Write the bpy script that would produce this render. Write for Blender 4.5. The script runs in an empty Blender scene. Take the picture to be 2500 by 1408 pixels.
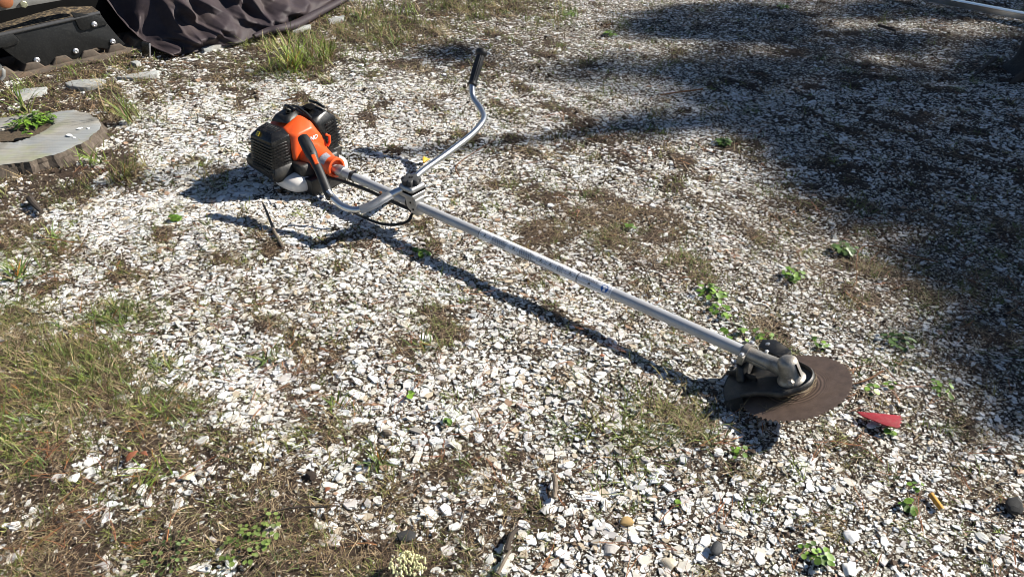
import bpy, bmesh, math, random
import numpy as np
from mathutils import Vector, Matrix, Euler

random.seed(7)
rng = np.random.default_rng(11)
scene = bpy.context.scene
COL = scene.collection
R = math.radians

# ------------------------------------------------------------------ camera
CAM_H, PITCH, FPX = 1.2, 36.0, 1819.0
cam_d = bpy.data.cameras.new('camera'); cam = bpy.data.objects.new('camera', cam_d); COL.objects.link(cam)
cam.location = (0, 0, CAM_H); cam.rotation_euler = (R(90 - PITCH), 0, 0)
cam_d.sensor_width = 36; cam_d.lens = FPX / 2500 * 36
cam_d.clip_start = 0.02; cam_d.clip_end = 500
scene.camera = cam

# ------------------------------------------------------------------ light
KX, KY = 1.38, 0.35                       # shadow offset per metre of height
SUN_AZ = math.atan2(KY, KX); SUN_EL = math.atan(1 / math.hypot(KX, KY))
world = bpy.data.worlds.new('World'); scene.world = world; world.use_nodes = True
nt = world.node_tree; nt.nodes.clear()
sky = nt.nodes.new('ShaderNodeTexSky'); sky.sky_type = 'NISHITA'; sky.sun_disc = False
sky.sun_elevation = SUN_EL; sky.sun_rotation = math.pi / 2 - SUN_AZ
sky.air_density = 0.75; sky.dust_density = 0.15; sky.ozone_density = 1.5
bg = nt.nodes.new('ShaderNodeBackground'); bg.inputs['Strength'].default_value = 0.05
wo = nt.nodes.new('ShaderNodeOutputWorld')
nt.links.new(sky.outputs[0], bg.inputs[0]); nt.links.new(bg.outputs[0], wo.inputs[0])
sun_d = bpy.data.lights.new('sun', 'SUN'); sun = bpy.data.objects.new('sun', sun_d); COL.objects.link(sun)
sun_d.energy = 5.0; sun_d.angle = R(0.53); sun_d.color = (1.0, 0.95, 0.86)
sun.rotation_euler = Vector((KX, KY, 1)).to_track_quat('Z', 'Y').to_euler()
sun.location = (6, 2, 8)
scene.view_settings.view_transform = 'Standard'
try: scene.view_settings.look = 'None'
except Exception: pass
scene.view_settings.gamma = 1; scene.view_settings.use_curve_mapping = False
scene.view_settings.exposure = 0.95
scene.cycles.max_bounces = 6; scene.cycles.filter_width = 0.85
scene.cycles.use_adaptive_sampling = True

# ------------------------------------------------------------------ layout helpers (photo point -> place in the world)
_p = R(PITCH)
FW = np.array([0, math.cos(_p), -math.sin(_p)]); UPV = np.array([0, math.sin(_p), math.cos(_p)])
def ray(x, y): return FW + np.array([1, 0, 0]) * ((x - 1250) / FPX) - UPV * ((y - 704) / FPX)
def at(x, y, z=0.0):
    d = ray(x, y); t = (z - CAM_H) / d[2]
    return Vector((d[0] * t, d[1] * t, CAM_H + d[2] * t))
def pix(X, Y, Z=0.0):
    v2 = Z - CAM_H
    f = Y * FW[1] + v2 * FW[2]; u = Y * UPV[1] + v2 * UPV[2]
    return 1250 + FPX * X / f, 704 - FPX * u / f

# machine frame: x along the shaft towards the blade, y to the far side, z up
_C = at(822, 413, .083); _G = at(1838, 868, .083)
_U = (_G - _C).normalized(); _Y = Vector((-_U.y, _U.x, 0)); C0 = Vector((_C.x, _C.y, 0))
def L(x, y, z):                             # photo point at height z -> machine frame
    q = at(x, y, z) - C0
    return Vector((q.dot(_U), q.dot(_Y), z))
def Lp(x, y, axis, val):                    # photo point on a plane of the machine frame
    d = ray(x, y); d = Vector(d); o = Vector((0, 0, CAM_H)) - C0
    ol = Vector((o.dot(_U), o.dot(_Y), o.z)); dl = Vector((d.dot(_U), d.dot(_Y), d.z))
    t = (val - ol[axis]) / dl[axis]
    return ol + dl * t

# ------------------------------------------------------------------ smooth random fields
def field(seed, scale, n=10):
    r = np.random.default_rng(seed)
    a = r.uniform(0, 2 * np.pi, n); f = r.uniform(.6, 1.7, n) / scale * 2 * np.pi * .5; ph = r.uniform(0, 6.28, n)
    def fn(x, y):
        s = 0
        for i in range(n): s = s + np.sin((x * np.cos(a[i]) + y * np.sin(a[i])) * f[i] + ph[i])
        return s / math.sqrt(n / 2)
    return fn
F1, F2, F3, F4 = field(1, .9), field(2, .25), field(3, .09), field(4, .16)
F5, F6 = field(5, .05), field(6, .4)
def gh(x, y):
    x = np.asarray(x, float); y = np.asarray(y, float)
    near = np.exp(-((x) ** 2 + (y - 2) ** 2) / 40)
    return (F1(x, y) * .0035 + F2(x, y) * .0028 + F3(x, y) * .0016) * near - .002
def gz(x, y): return float(gh(x, y))

def blobs(px, py, lst):
    s = np.zeros_like(px)
    for cx, cy, rx, ry, w in lst:
        s = np.maximum(s, w * np.exp(-(((px - cx) / rx) ** 2 + ((py - cy) / ry) ** 2) ** 1.5))
    return s
SOIL = [(2250, 430, 560, 330, .50), (2450, 800, 200, 200, .5), (60, 120, 420, 100, 1.), (150, 260, 230, 110, 1.), (60, 420, 250, 110, .95), (400, 210, 130, 60, .62), (560, 170, 130, 50, .7),  # first two: sparse shells over soil, also used to darken the tree shade
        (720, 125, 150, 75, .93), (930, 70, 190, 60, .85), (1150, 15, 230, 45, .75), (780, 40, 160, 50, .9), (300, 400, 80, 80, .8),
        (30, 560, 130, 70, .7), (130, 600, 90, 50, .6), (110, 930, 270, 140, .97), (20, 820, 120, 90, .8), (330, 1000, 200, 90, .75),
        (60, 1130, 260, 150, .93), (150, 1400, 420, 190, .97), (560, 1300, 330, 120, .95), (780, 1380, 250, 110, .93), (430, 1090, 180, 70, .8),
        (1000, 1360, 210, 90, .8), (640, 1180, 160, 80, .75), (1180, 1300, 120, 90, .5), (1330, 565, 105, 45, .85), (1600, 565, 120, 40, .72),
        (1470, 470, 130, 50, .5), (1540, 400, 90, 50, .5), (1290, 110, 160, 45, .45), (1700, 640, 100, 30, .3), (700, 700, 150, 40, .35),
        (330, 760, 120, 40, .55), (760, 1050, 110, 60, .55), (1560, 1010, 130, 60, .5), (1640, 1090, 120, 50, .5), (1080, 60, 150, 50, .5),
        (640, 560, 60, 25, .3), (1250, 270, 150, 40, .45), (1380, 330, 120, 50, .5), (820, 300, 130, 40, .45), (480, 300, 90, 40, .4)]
MIXED = [(1400, 400, 360, 220, 1.), (1520, 570, 340, 120, 1.15), (1180, 160, 250, 120, .8), (820, 290, 260, 130, .75), (560, 330, 200, 120, .6), (330, 700, 260, 140, .6), (2250, 400, 620, 420, 1.0), (2450, 850, 250, 250, .6), (650, 720, 260, 120, .5), (1000, 830, 280, 110, .4), (1600, 1050, 240, 120, .6), (1250, 1200, 200, 200, .7), (2200, 1000, 300, 100, .3)]  # far right entries add bare soil that also deepens the tree shade
GREEN = [(720, 125, 130, 70, 1.), (930, 70, 170, 55, .9), (1130, 15, 220, 40, .8), (110, 930, 260, 130, 1.), (20, 820, 120, 100, .8),
         (330, 990, 200, 90, .7), (280, 770, 90, 50, .7), (50, 660, 60, 35, .6), (300, 300, 90, 110, .6), (320, 410, 70, 60, .7), (40, 230, 100, 40, .5),
         (1390, 60, 120, 30, .5), (1560, 1010, 130, 60, .45), (1640, 1080, 120, 50, .4), (30, 1060, 60, 90, .7), (780, 1050, 80, 50, .4), (620, 1300, 90, 60, .35)]
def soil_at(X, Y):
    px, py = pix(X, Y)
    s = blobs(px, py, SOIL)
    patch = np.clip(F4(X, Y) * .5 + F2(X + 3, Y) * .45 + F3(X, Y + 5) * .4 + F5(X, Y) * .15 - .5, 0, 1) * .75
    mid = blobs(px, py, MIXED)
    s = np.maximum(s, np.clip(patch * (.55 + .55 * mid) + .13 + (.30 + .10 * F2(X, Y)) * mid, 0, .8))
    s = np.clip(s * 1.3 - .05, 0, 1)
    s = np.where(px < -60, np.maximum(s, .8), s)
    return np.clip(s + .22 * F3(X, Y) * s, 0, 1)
def green_at(X, Y):
    px, py = pix(X, Y)
    return blobs(px, py, GREEN)

# ------------------------------------------------------------------ object helpers
def tag(o, label=None, cat=None, group=None, kind=None):
    if label: o['label'] = label
    if cat: o['category'] = cat
    if group: o['group'] = group
    if kind: o['kind'] = kind
    return o
def empty(name, loc=(0, 0, 0), rz=0):
    o = bpy.data.objects.new(name, None); COL.objects.link(o); o.location = loc; o.rotation_euler = (0, 0, rz); o.empty_display_size = .05
    return o
def link(name, me, mat, parent=None, smooth=None):
    o = bpy.data.objects.new(name, me); COL.objects.link(o)
    if mat is not None and not me.materials: me.materials.append(mat)
    if parent: o.parent = parent
    if smooth is not None:
        me.shade_smooth()
        if smooth < 180:
            try: me.set_sharp_from_angle(angle=R(smooth))
            except Exception: pass
    return o
class MB:
    def __init__(s): s.v = []; s.f = []
    def add(s, vs, fs):
        b = len(s.v); s.v += [tuple(v) for v in vs]; s.f += [tuple(i + b for i in f) for f in fs]; return s
    def tube(s, pts, rad, n=12, caps=True, sx=1.0, up=None, ridge=None):
        pts = [Vector(p) for p in pts]; m = len(pts)
        if not hasattr(rad, '__len__'): rad = [rad] * m
        vs = []; prev = None
        for i, p in enumerate(pts):
            t = (pts[min(i + 1, m - 1)] - pts[max(i - 1, 0)])
            t = t.normalized() if t.length > 1e-9 else Vector((0, 0, 1))
            a = up if (up is not None and prev is None) else prev
            if a is None: a = Vector((0, 0, 1)) if abs(t.z) < .9 else Vector((1, 0, 0))
            a = Vector(a); a = (a - t * a.dot(t)).normalized(); b = t.cross(a); prev = a
            for k in range(n):
                an = 2 * math.pi * k / n; r = rad[i] * (ridge(k, i) if ridge else 1)
                vs.append(p + (a * math.cos(an) * sx + b * math.sin(an)) * r)
        fs = [(i * n + k, i * n + (k + 1) % n, (i + 1) * n + (k + 1) % n, (i + 1) * n + k) for i in range(m - 1) for k in range(n)]
        if caps: fs += [tuple(range(n - 1, -1, -1)), tuple(range((m - 1) * n, m * n))]
        return s.add(vs, fs)
    def lathe(s, prof, origin=(0, 0, 0), axis=(0, 0, 1), n=24, caps=True):
        ax = Vector(axis).normalized(); o = Vector(origin)
        a = Vector((0, 0, 1)) if abs(ax.z) < .9 else Vector((1, 0, 0)); a = (a - ax * a.dot(ax)).normalized(); b = ax.cross(a)
        vs = [o + ax * h + (a * math.cos(2 * math.pi * k / n) + b * math.sin(2 * math.pi * k / n)) * r for h, r in prof for k in range(n)]
        m = len(prof)
        fs = [(i * n + k, i * n + (k + 1) % n, (i + 1) * n + (k + 1) % n, (i + 1) * n + k) for i in range(m - 1) for k in range(n)]
        if caps: fs += [tuple(range(n - 1, -1, -1)), tuple(range((m - 1) * n, m * n))]
        return s.add(vs, fs)
    def prism(s, poly, vec):                # 3D polygon pushed along vec
        n = len(poly); vec = Vector(vec); p = [Vector(q) for q in poly]
        return s.add(p + [q + vec for q in p], [tuple(range(n - 1, -1, -1)), tuple(range(n, 2 * n))] + [(k, (k + 1) % n, n + (k + 1) % n, n + k) for k in range(n)])
    def box(s, c, d, M=None):
        vs = [Vector(((i & 1) - .5, ((i >> 1) & 1) - .5, (i >> 2) - .5)) for i in range(8)]
        vs = [Vector((v.x * d[0], v.y * d[1], v.z * d[2])) for v in vs]
        if M is not None: vs = [M @ v for v in vs]
        return s.add([Vector(c) + v for v in vs], [(0, 2, 3, 1), (4, 5, 7, 6), (0, 1, 5, 4), (2, 6, 7, 3), (0, 4, 6, 2), (1, 3, 7, 5)])
    def mesh(s, name):
        me = bpy.data.meshes.new(name); me.from_pydata(s.v, [], s.f); me.update()
        bm = bmesh.new(); bm.from_mesh(me); bmesh.ops.recalc_face_normals(bm, faces=bm.faces); bm.to_mesh(me); bm.free()
        return me
    def build(s, name, mat, parent=None, smooth=35, bevel=0):
        me = s.mesh(name)
        if bevel:
            bm = bmesh.new(); bm.from_mesh(me)
            ed = [e for e in bm.edges if len(e.link_faces) == 2 and e.calc_face_angle(0) > R(25)]
            bmesh.ops.bevel(bm, geom=ed, offset=bevel, segments=2, affect='EDGES', clamp_overlap=True, profile=.6)
            bm.to_mesh(me); bm.free()
        return link(name, me, mat, parent, smooth)
def hull(name, pts, mat, parent, bevel=.006, seg=3, smooth=50):
    bm = bmesh.new()
    for p in pts: bm.verts.new(p)
    g = bmesh.ops.convex_hull(bm, input=bm.verts)
    junk = [x for x in g['geom_interior'] if isinstance(x, bmesh.types.BMVert)]
    if junk: bmesh.ops.delete(bm, geom=junk, context='VERTS')
    bmesh.ops.dissolve_limit(bm, angle_limit=R(4), verts=bm.verts, edges=bm.edges)
    if bevel: bmesh.ops.bevel(bm, geom=[e for e in bm.edges], offset=bevel, segments=seg, affect='EDGES', clamp_overlap=True, profile=.5)
    bmesh.ops.recalc_face_normals(bm, faces=bm.faces)
    me = bpy.data.meshes.new(name); bm.to_mesh(me); bm.free()
    return link(name, me, mat, parent, smooth)
def spline(pts, n=8):
    P = [Vector(p) for p in pts]; P = [P[0] * 2 - P[1]] + P + [P[-1] * 2 - P[-2]]; out = []
    for i in range(1, len(P) - 2):
        for k in range(n):
            t = k / n; a, b, c, d = P[i - 1], P[i], P[i + 1], P[i + 2]
            out.append(.5 * ((2 * b) + (c - a) * t + (2 * a - 5 * b + 4 * c - d) * t * t + (3 * b - a - 3 * c + d) * t ** 3))
    out.append(P[-2]); return out
def np_mesh(name, verts, counts, loops, colors=None, flat=False):
    me = bpy.data.meshes.new(name); nv = len(verts)
    me.vertices.add(nv); me.vertices.foreach_set('co', np.asarray(verts, np.float32).ravel())
    me.loops.add(len(loops)); me.loops.foreach_set('vertex_index', np.asarray(loops, np.int32))
    me.polygons.add(len(counts)); st = np.concatenate([[0], np.cumsum(counts)[:-1]]).astype(np.int32)
    me.polygons.foreach_set('loop_start', st); me.polygons.foreach_set('loop_total', np.asarray(counts, np.int32))
    if colors is not None:
        at_ = me.attributes.new('tint', 'FLOAT_COLOR', 'POINT')
        c = np.ones((nv, 4), np.float32); c[:, :3] = colors; at_.data.foreach_set('color', c.ravel())
    if flat:
        sf = me.attributes.new('sharp_face', 'BOOLEAN', 'FACE'); sf.data.foreach_set('value', np.ones(len(counts), bool))
    me.update(calc_edges=True)
    return me

# ------------------------------------------------------------------ materials
def mat(name, col, rough=.6, metal=0.0, var=.25, scale=30.0, bump=0.0, bscale=200.0, dirt=None, dirt_amt=.4, dirt_scale=8.0, spec=.5, attr=None, trans=0.0, stretch=None):
    m = bpy.data.materials.new(name); m.use_nodes = True; t = m.node_tree; N = t.nodes; K = t.links
    b = N['Principled BSDF']; b.inputs['Roughness'].default_value = rough; b.inputs['Metallic'].default_value = metal
    b.inputs['Specular IOR Level'].default_value = spec
    tc = N.new('ShaderNodeTexCoord'); src = tc.outputs['Object']
    if stretch:
        mp = N.new('ShaderNodeMapping'); mp.inputs['Scale'].default_value = stretch; K.new(src, mp.inputs[0]); src = mp.outputs[0]
    n1 = N.new('ShaderNodeTexNoise'); n1.inputs['Scale'].default_value = scale; n1.inputs['Detail'].default_value = 6; n1.inputs['Roughness'].default_value = .65
    K.new(src, n1.inputs['Vector'])
    mr = N.new('ShaderNodeMapRange'); mr.inputs[1].default_value = .3; mr.inputs[2].default_value = .7; mr.inputs[3].default_value = 1 - var; mr.inputs[4].default_value = 1 + var
    K.new(n1.outputs[0], mr.inputs[0])
    mx = N.new('ShaderNodeMix'); mx.data_type = 'RGBA'; mx.blend_type = 'MULTIPLY'; mx.inputs[0].default_value = 1
    if attr:
        a = N.new('ShaderNodeAttribute'); a.attribute_name = attr; K.new(a.outputs['Color'], mx.inputs[6])
    else: mx.inputs[6].default_value = (*col, 1)
    K.new(mr.outputs[0], mx.inputs[7]); out = mx.outputs[2]
    if dirt is not None:
        n2 = N.new('ShaderNodeTexNoise'); n2.inputs['Scale'].default_value = dirt_scale; n2.inputs['Detail'].default_value = 9; n2.inputs['Roughness'].default_value = .7
        K.new(tc.outputs['Object'], n2.inputs['Vector'])
        r2 = N.new('ShaderNodeMapRange'); r2.inputs[1].default_value = .48; r2.inputs[2].default_value = .72; r2.inputs[3].default_value = 0; r2.inputs[4].default_value = dirt_amt
        K.new(n2.outputs[0], r2.inputs[0])
        m2 = N.new('ShaderNodeMix'); m2.data_type = 'RGBA'; K.new(r2.outputs[0], m2.inputs[0]); K.new(out, m2.inputs[6]); m2.inputs[7].default_value = (*dirt, 1); out = m2.outputs[2]
        r3 = N.new('ShaderNodeMapRange'); r3.inputs[3].default_value = rough; r3.inputs[4].default_value = min(1, rough + .35); K.new(r2.outputs[0], r3.inputs[0]); K.new(r3.outputs[0], b.inputs['Roughness'])
    K.new(out, b.inputs['Base Color'])
    if trans: b.inputs['Transmission Weight'].default_value = trans
    if bump:
        n3 = N.new('ShaderNodeTexNoise'); n3.inputs['Scale'].default_value = bscale; n3.inputs['Detail'].default_value = 4; K.new(tc.outputs['Object'], n3.inputs['Vector'])
        bp = N.new('ShaderNodeBump'); bp.inputs['Strength'].default_value = bump; bp.inputs['Distance'].default_value = .002
        K.new(n3.outputs[0], bp.inputs['Height']); K.new(bp.outputs[0], b.inputs['Normal'])
    return m
M = {}
M['orange'] = mat('orange_plastic', (.72, .092, .018), .33, var=.06, scale=14, dirt=(.30, .10, .05), dirt_amt=.35, dirt_scale=22, bump=.05, bscale=600)
M['orange2'] = mat('orange_switch', (.72, .092, .018), .35, var=.05)
M['black'] = mat('black_plastic', (.006, .006, .0065), .27, var=.3, scale=60, dirt=(.10, .085, .065), dirt_amt=.16, dirt_scale=60, bump=.06, bscale=500)
M['blackd'] = mat('dusty_black_plastic', (.009, .009, .009), .42, var=.3, scale=60, dirt=(.12, .105, .085), dirt_amt=.30, dirt_scale=35, bump=.2, bscale=700)
M['rubber'] = mat('black_rubber', (.012, .012, .0125), .5, var=.25, scale=50, dirt=(.06, .055, .05), dirt_amt=.25, dirt_scale=40, bump=.12, bscale=900)
M['knob'] = mat('grey_black_knob', (.035, .035, .036), .6, var=.2, scale=90, dirt=(.1, .1, .095), dirt_amt=.4, dirt_scale=50, bump=.3, bscale=900)
M['alu'] = mat('brushed_aluminium', (.62, .63, .65), .32, 1.0, var=.06, scale=40, dirt=(.36, .34, .31), dirt_amt=.4, dirt_scale=26)
M['tube'] = mat('anodised_tube', (.44, .445, .46), .52, .35, var=.08, scale=30, dirt=(.40, .37, .32), dirt_amt=.5, dirt_scale=14, stretch=(1, 8, 8))
M['cast'] = mat('cast_aluminium', (.42, .42, .42), .45, .9, var=.18, scale=60, dirt=(.20, .17, .13), dirt_amt=.6, dirt_scale=30, bump=.25, bscale=420)
M['gear'] = mat('dirty_gearbox_metal', (.33, .31, .28), .5, .8, var=.25, scale=50, dirt=(.14, .11, .08), dirt_amt=.7, dirt_scale=26, bump=.35, bscale=380)
M['rust'] = mat('rusty_bolt', (.16, .065, .03), .8, .2, var=.4, scale=200)
M['steel'] = mat('zinc_steel', (.60, .60, .62), .42, .8, var=.1, scale=80)
M['tank'] = mat('milky_tank_plastic', (.72, .69, .66), .38, var=.06, scale=20, dirt=(.5, .4, .33), dirt_amt=.3, dirt_scale=18, spec=.4)
M['decal'] = mat('silver_decal', (.68, .69, .72), .4, 0.05, var=.04, scale=40)
M['sticker'] = mat('grey_spec_sticker', (.34, .34, .38), .4, var=.35, scale=260, dirt=(.08, .08, .1), dirt_amt=.6, dirt_scale=160)
M['print'] = mat('black_print', (.03, .03, .035), .5, var=.1)
M['white'] = mat('white_print', (.8, .8, .8), .45, var=.04)
M['blue'] = mat('blue_print', (.02, .12, .42), .4, var=.05)
M['yellow'] = mat('yellow_sticker', (.8, .6, .03), .45, var=.08, scale=60)
M['guard'] = mat('worn_black_guard', (.018, .017, .016), .45, var=.35, scale=70, dirt=(.15, .13, .105), dirt_amt=.7, dirt_scale=24, bump=.4, bscale=500)
M['panel'] = mat('textured_black_panel', (.009, .0095, .010), .42, var=.25, scale=300, dirt=(.10, .095, .085), dirt_amt=.2, dirt_scale=130, bump=.5, bscale=420)
M['dirty'] = mat('dirt_covered_panel', (.03, .022, .015), .8, var=.6, scale=60, dirt=(.30, .22, .12), dirt_amt=.95, dirt_scale=55, bump=.5, bscale=200)
M['track'] = mat('dusty_track_rubber', (.085, .066, .05), .85, var=.3, scale=40, dirt=(.19, .12, .075), dirt_amt=.9, dirt_scale=14, bump=.4, bscale=150)
M['dark'] = mat('shade_black', (.006, .006, .006), .9, var=.2, spec=.1)  # near-black that stands in for shade in holes, gaps and the machine's inside
M['greyp'] = mat('grey_painted_frame', (.22, .22, .21), .5, .2, var=.15, scale=30, dirt=(.14, .11, .08), dirt_amt=.5, dirt_scale=20)
M['tarp'] = mat('brown_black_fabric', (.040, .030, .034), .62, var=.12, scale=25, dirt=(.15, .11, .08), dirt_amt=.22, dirt_scale=7, bump=.3, bscale=1400, spec=.3)
M['slab'] = mat('grey_stone_slab', (.33, .34, .33), .85, var=.35, scale=60, dirt=(.20, .16, .11), dirt_amt=.7, dirt_scale=12, bump=.5, bscale=180)
M['bark'] = mat('stump_bark', (.095, .075, .058), .95, var=.5, scale=40, dirt=(.05, .035, .025), dirt_amt=.8, dirt_scale=22, bump=.9, bscale=90, stretch=(2, 2, .5))
M['red'] = mat('faded_red_plastic', (.33, .018, .03), .55, var=.15, scale=120, dirt=(.25, .10, .09), dirt_amt=.6, dirt_scale=70, bump=.3, bscale=300)
M['stub'] = mat('ochre_paper', (.60, .30, .05), .75, var=.2, scale=150, dirt=(.45, .2, .05), dirt_amt=.5, dirt_scale=120)
M['wood'] = mat('dark_dead_wood', (.045, .034, .026), .9, var=.45, scale=60, bump=.6, bscale=120, stretch=(1, 1, 1))
M['woodg'] = mat('grey_dead_wood', (.15, .12, .09), .9, var=.45, scale=60, bump=.6, bscale=120)
M['woodb'] = mat('brown_dead_wood', (.15, .075, .035), .9, var=.45, scale=60, bump=.6, bscale=120)
M['yleaf'] = mat('yellow_leaf', (.62, .36, .03), .6, var=.35, scale=120)
M['oleaf'] = mat('rusty_leaf', (.22, .075, .035), .7, var=.35, scale=120)
M['slate'] = mat('dark_slate', (.05, .052, .055), .6, var=.3, scale=120, bump=.4, bscale=300)
M['char'] = mat('black_lump', (.018, .018, .018), .75, var=.4, scale=150, dirt=(.15, .14, .13), dirt_amt=.4, dirt_scale=150, bump=.5, bscale=400)
M['flower'] = mat('cream_flower', (.66, .64, .38), .6, var=.15, scale=200)
M['rail'] = mat('aluminium_rail', (.66, .67, .68), .3, 1.0, var=.06, scale=20)
M['leaf'] = mat('weed_leaf', (.10, .2, .025), .5, var=.3, scale=60, attr='tint')
M['blade'] = mat('grass_blade', (.1, .1, .03), .6, var=.2, scale=40, attr='tint')
M['litter'] = mat('dry_litter', (.2, .15, .1), .8, var=.2, scale=60, attr='tint')
M['crumb'] = mat('soil_crumb', (.06, .04, .03), .95, var=.35, scale=120, attr='tint')
M['shell'] = mat('crushed_shell', (.7, .7, .68), .55, var=.14, scale=110, attr='tint', bump=.25, bscale=260, spec=.35)
M['ridge'] = mat('ribbed_shell', (.62, .60, .56), .5, var=.15, scale=60, spec=.4)
M['needles'] = mat('pine_foliage', (.03, .06, .015), .6, var=.4, scale=9)
M['trunk'] = mat('pine_bark', (.10, .065, .045), .95, var=.5, scale=20, bump=.8, bscale=30)

def blade_material():
    m = mat('rusted_saw_blade', (.15, .102, .076), .5, .2, var=.28, scale=45, dirt=(.13, .085, .058), dirt_amt=.6, dirt_scale=18, bump=.25, bscale=420)
    t = m.node_tree; N = t.nodes; K = t.links; b = N['Principled BSDF']
    tc = [n for n in N if n.type == 'TEX_COORD'][0]
    ln = N.new('ShaderNodeVectorMath'); ln.operation = 'LENGTH'; K.new(tc.outputs['Object'], ln.inputs[0])
    nz = N.new('ShaderNodeTexNoise'); nz.noise_dimensions = '1D'; nz.inputs['Scale'].default_value = 260; nz.inputs['Detail'].default_value = 3; K.new(ln.outputs['Value'], nz.inputs['W'])
    r = N.new('ShaderNodeMapRange'); r.inputs[1].default_value = .045; r.inputs[2].default_value = .085; r.inputs[3].default_value = 1; r.inputs[4].default_value = 0; K.new(ln.outputs['Value'], r.inputs[0])
    r2 = N.new('ShaderNodeMapRange'); r2.inputs[1].default_value = .35; r2.inputs[2].default_value = .65; r2.inputs[3].default_value = .45; r2.inputs[4].default_value = 1.7; K.new(nz.outputs[0], r2.inputs[0])
    mixf = N.new('ShaderNodeMix'); mixf.data_type = 'FLOAT'; K.new(r.outputs[0], mixf.inputs[0]); mixf.inputs[2].default_value = 1; K.new(r2.outputs[0], mixf.inputs[3])
    src = b.inputs['Base Color'].links[0].from_socket
    mu = N.new('ShaderNodeMix'); mu.data_type = 'RGBA'; mu.blend_type = 'MULTIPLY'; mu.inputs[0].default_value = 1
    K.new(src, mu.inputs[6]); K.new(mixf.outputs[0], mu.inputs[7]); K.new(mu.outputs[2], b.inputs['Base Color'])
    return m
M['saw'] = blade_material()

def ground_material():
    m = bpy.data.materials.new('gravel_and_soil'); m.use_nodes = True; t = m.node_tree; N = t.nodes; K = t.links
    b = N['Principled BSDF']; b.inputs['Roughness'].default_value = .9; b.inputs['Specular IOR Level'].default_value = .2
    tc = N.new('ShaderNodeTexCoord'); P = tc.outputs['Object']
    def noise(s, d=6, r=.65):
        n = N.new('ShaderNodeTexNoise'); n.inputs['Scale'].default_value = s; n.inputs['Detail'].default_value = d; n.inputs['Roughness'].default_value = r; K.new(P, n.inputs['Vector']); return n
    ramp = N.new('ShaderNodeValToRGB'); e = ramp.color_ramp.elements
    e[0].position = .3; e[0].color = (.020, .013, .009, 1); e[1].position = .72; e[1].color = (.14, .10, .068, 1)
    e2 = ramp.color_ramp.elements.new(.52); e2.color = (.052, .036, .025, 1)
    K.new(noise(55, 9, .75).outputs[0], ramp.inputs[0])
    at_ = N.new('ShaderNodeAttribute'); at_.attribute_name = 'soil'
    def grit(scale, lo, hi, seed):
        v = N.new('ShaderNodeTexVoronoi'); v.feature = 'F1'; v.inputs['Scale'].default_value = scale; v.inputs['Randomness'].default_value = 1
        K.new(P, v.inputs['Vector'])
        ve = N.new('ShaderNodeTexVoronoi'); ve.feature = 'DISTANCE_TO_EDGE'; ve.inputs['Scale'].default_value = scale; K.new(P, ve.inputs['Vector'])
        ed = N.new('ShaderNodeMapRange'); ed.inputs[1].default_value = .04; ed.inputs[2].default_value = .12; K.new(ve.outputs['Distance'], ed.inputs[0])
        sep = N.new('ShaderNodeSeparateColor'); K.new(v.outputs['Color'], sep.inputs[0])
        th = N.new('ShaderNodeMath'); th.operation = 'GREATER_THAN'; K.new(sep.outputs[0], th.inputs[0])
        pr = N.new('ShaderNodeMapRange'); pr.inputs[3].default_value = lo; pr.inputs[4].default_value = hi; K.new(at_.outputs['Fac'], pr.inputs[0]); K.new(pr.outputs[0], th.inputs[1])
        mu = N.new('ShaderNodeMath'); mu.operation = 'MULTIPLY'; K.new(ed.outputs[0], mu.inputs[0]); K.new(th.outputs[0], mu.inputs[1])
        cr = N.new('ShaderNodeValToRGB'); c = cr.color_ramp.elements; c[0].color = (.20, .17, .13, 1); c[1].color = (.52, .49, .42, 1); c[1].position = .6; K.new(sep.outputs[1], cr.inputs[0])
        return mu.outputs[0], cr.outputs[0]
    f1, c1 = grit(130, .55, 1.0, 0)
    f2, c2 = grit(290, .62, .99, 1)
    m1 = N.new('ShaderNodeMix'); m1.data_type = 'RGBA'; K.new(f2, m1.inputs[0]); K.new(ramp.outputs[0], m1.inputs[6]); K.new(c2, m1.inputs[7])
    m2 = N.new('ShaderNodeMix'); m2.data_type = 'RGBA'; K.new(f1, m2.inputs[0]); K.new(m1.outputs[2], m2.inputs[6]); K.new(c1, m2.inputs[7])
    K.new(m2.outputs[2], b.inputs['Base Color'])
    ad = N.new('ShaderNodeMath'); ad.operation = 'ADD'; K.new(f1, ad.inputs[0]); K.new(noise(160, 8, .8).outputs[0], ad.inputs[1])
    ad2 = N.new('ShaderNodeMath'); ad2.operation = 'MULTIPLY_ADD'; K.new(f2, ad2.inputs[0]); ad2.inputs[1].default_value = .5; K.new(ad.outputs[0], ad2.inputs[2])
    bp = N.new('ShaderNodeBump'); bp.inputs['Strength'].default_value = 1; bp.inputs['Distance'].default_value = .004; K.new(ad2.outputs[0], bp.inputs['Height']); K.new(bp.outputs[0], b.inputs['Normal'])
    return m
M['ground'] = ground_material()

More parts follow.
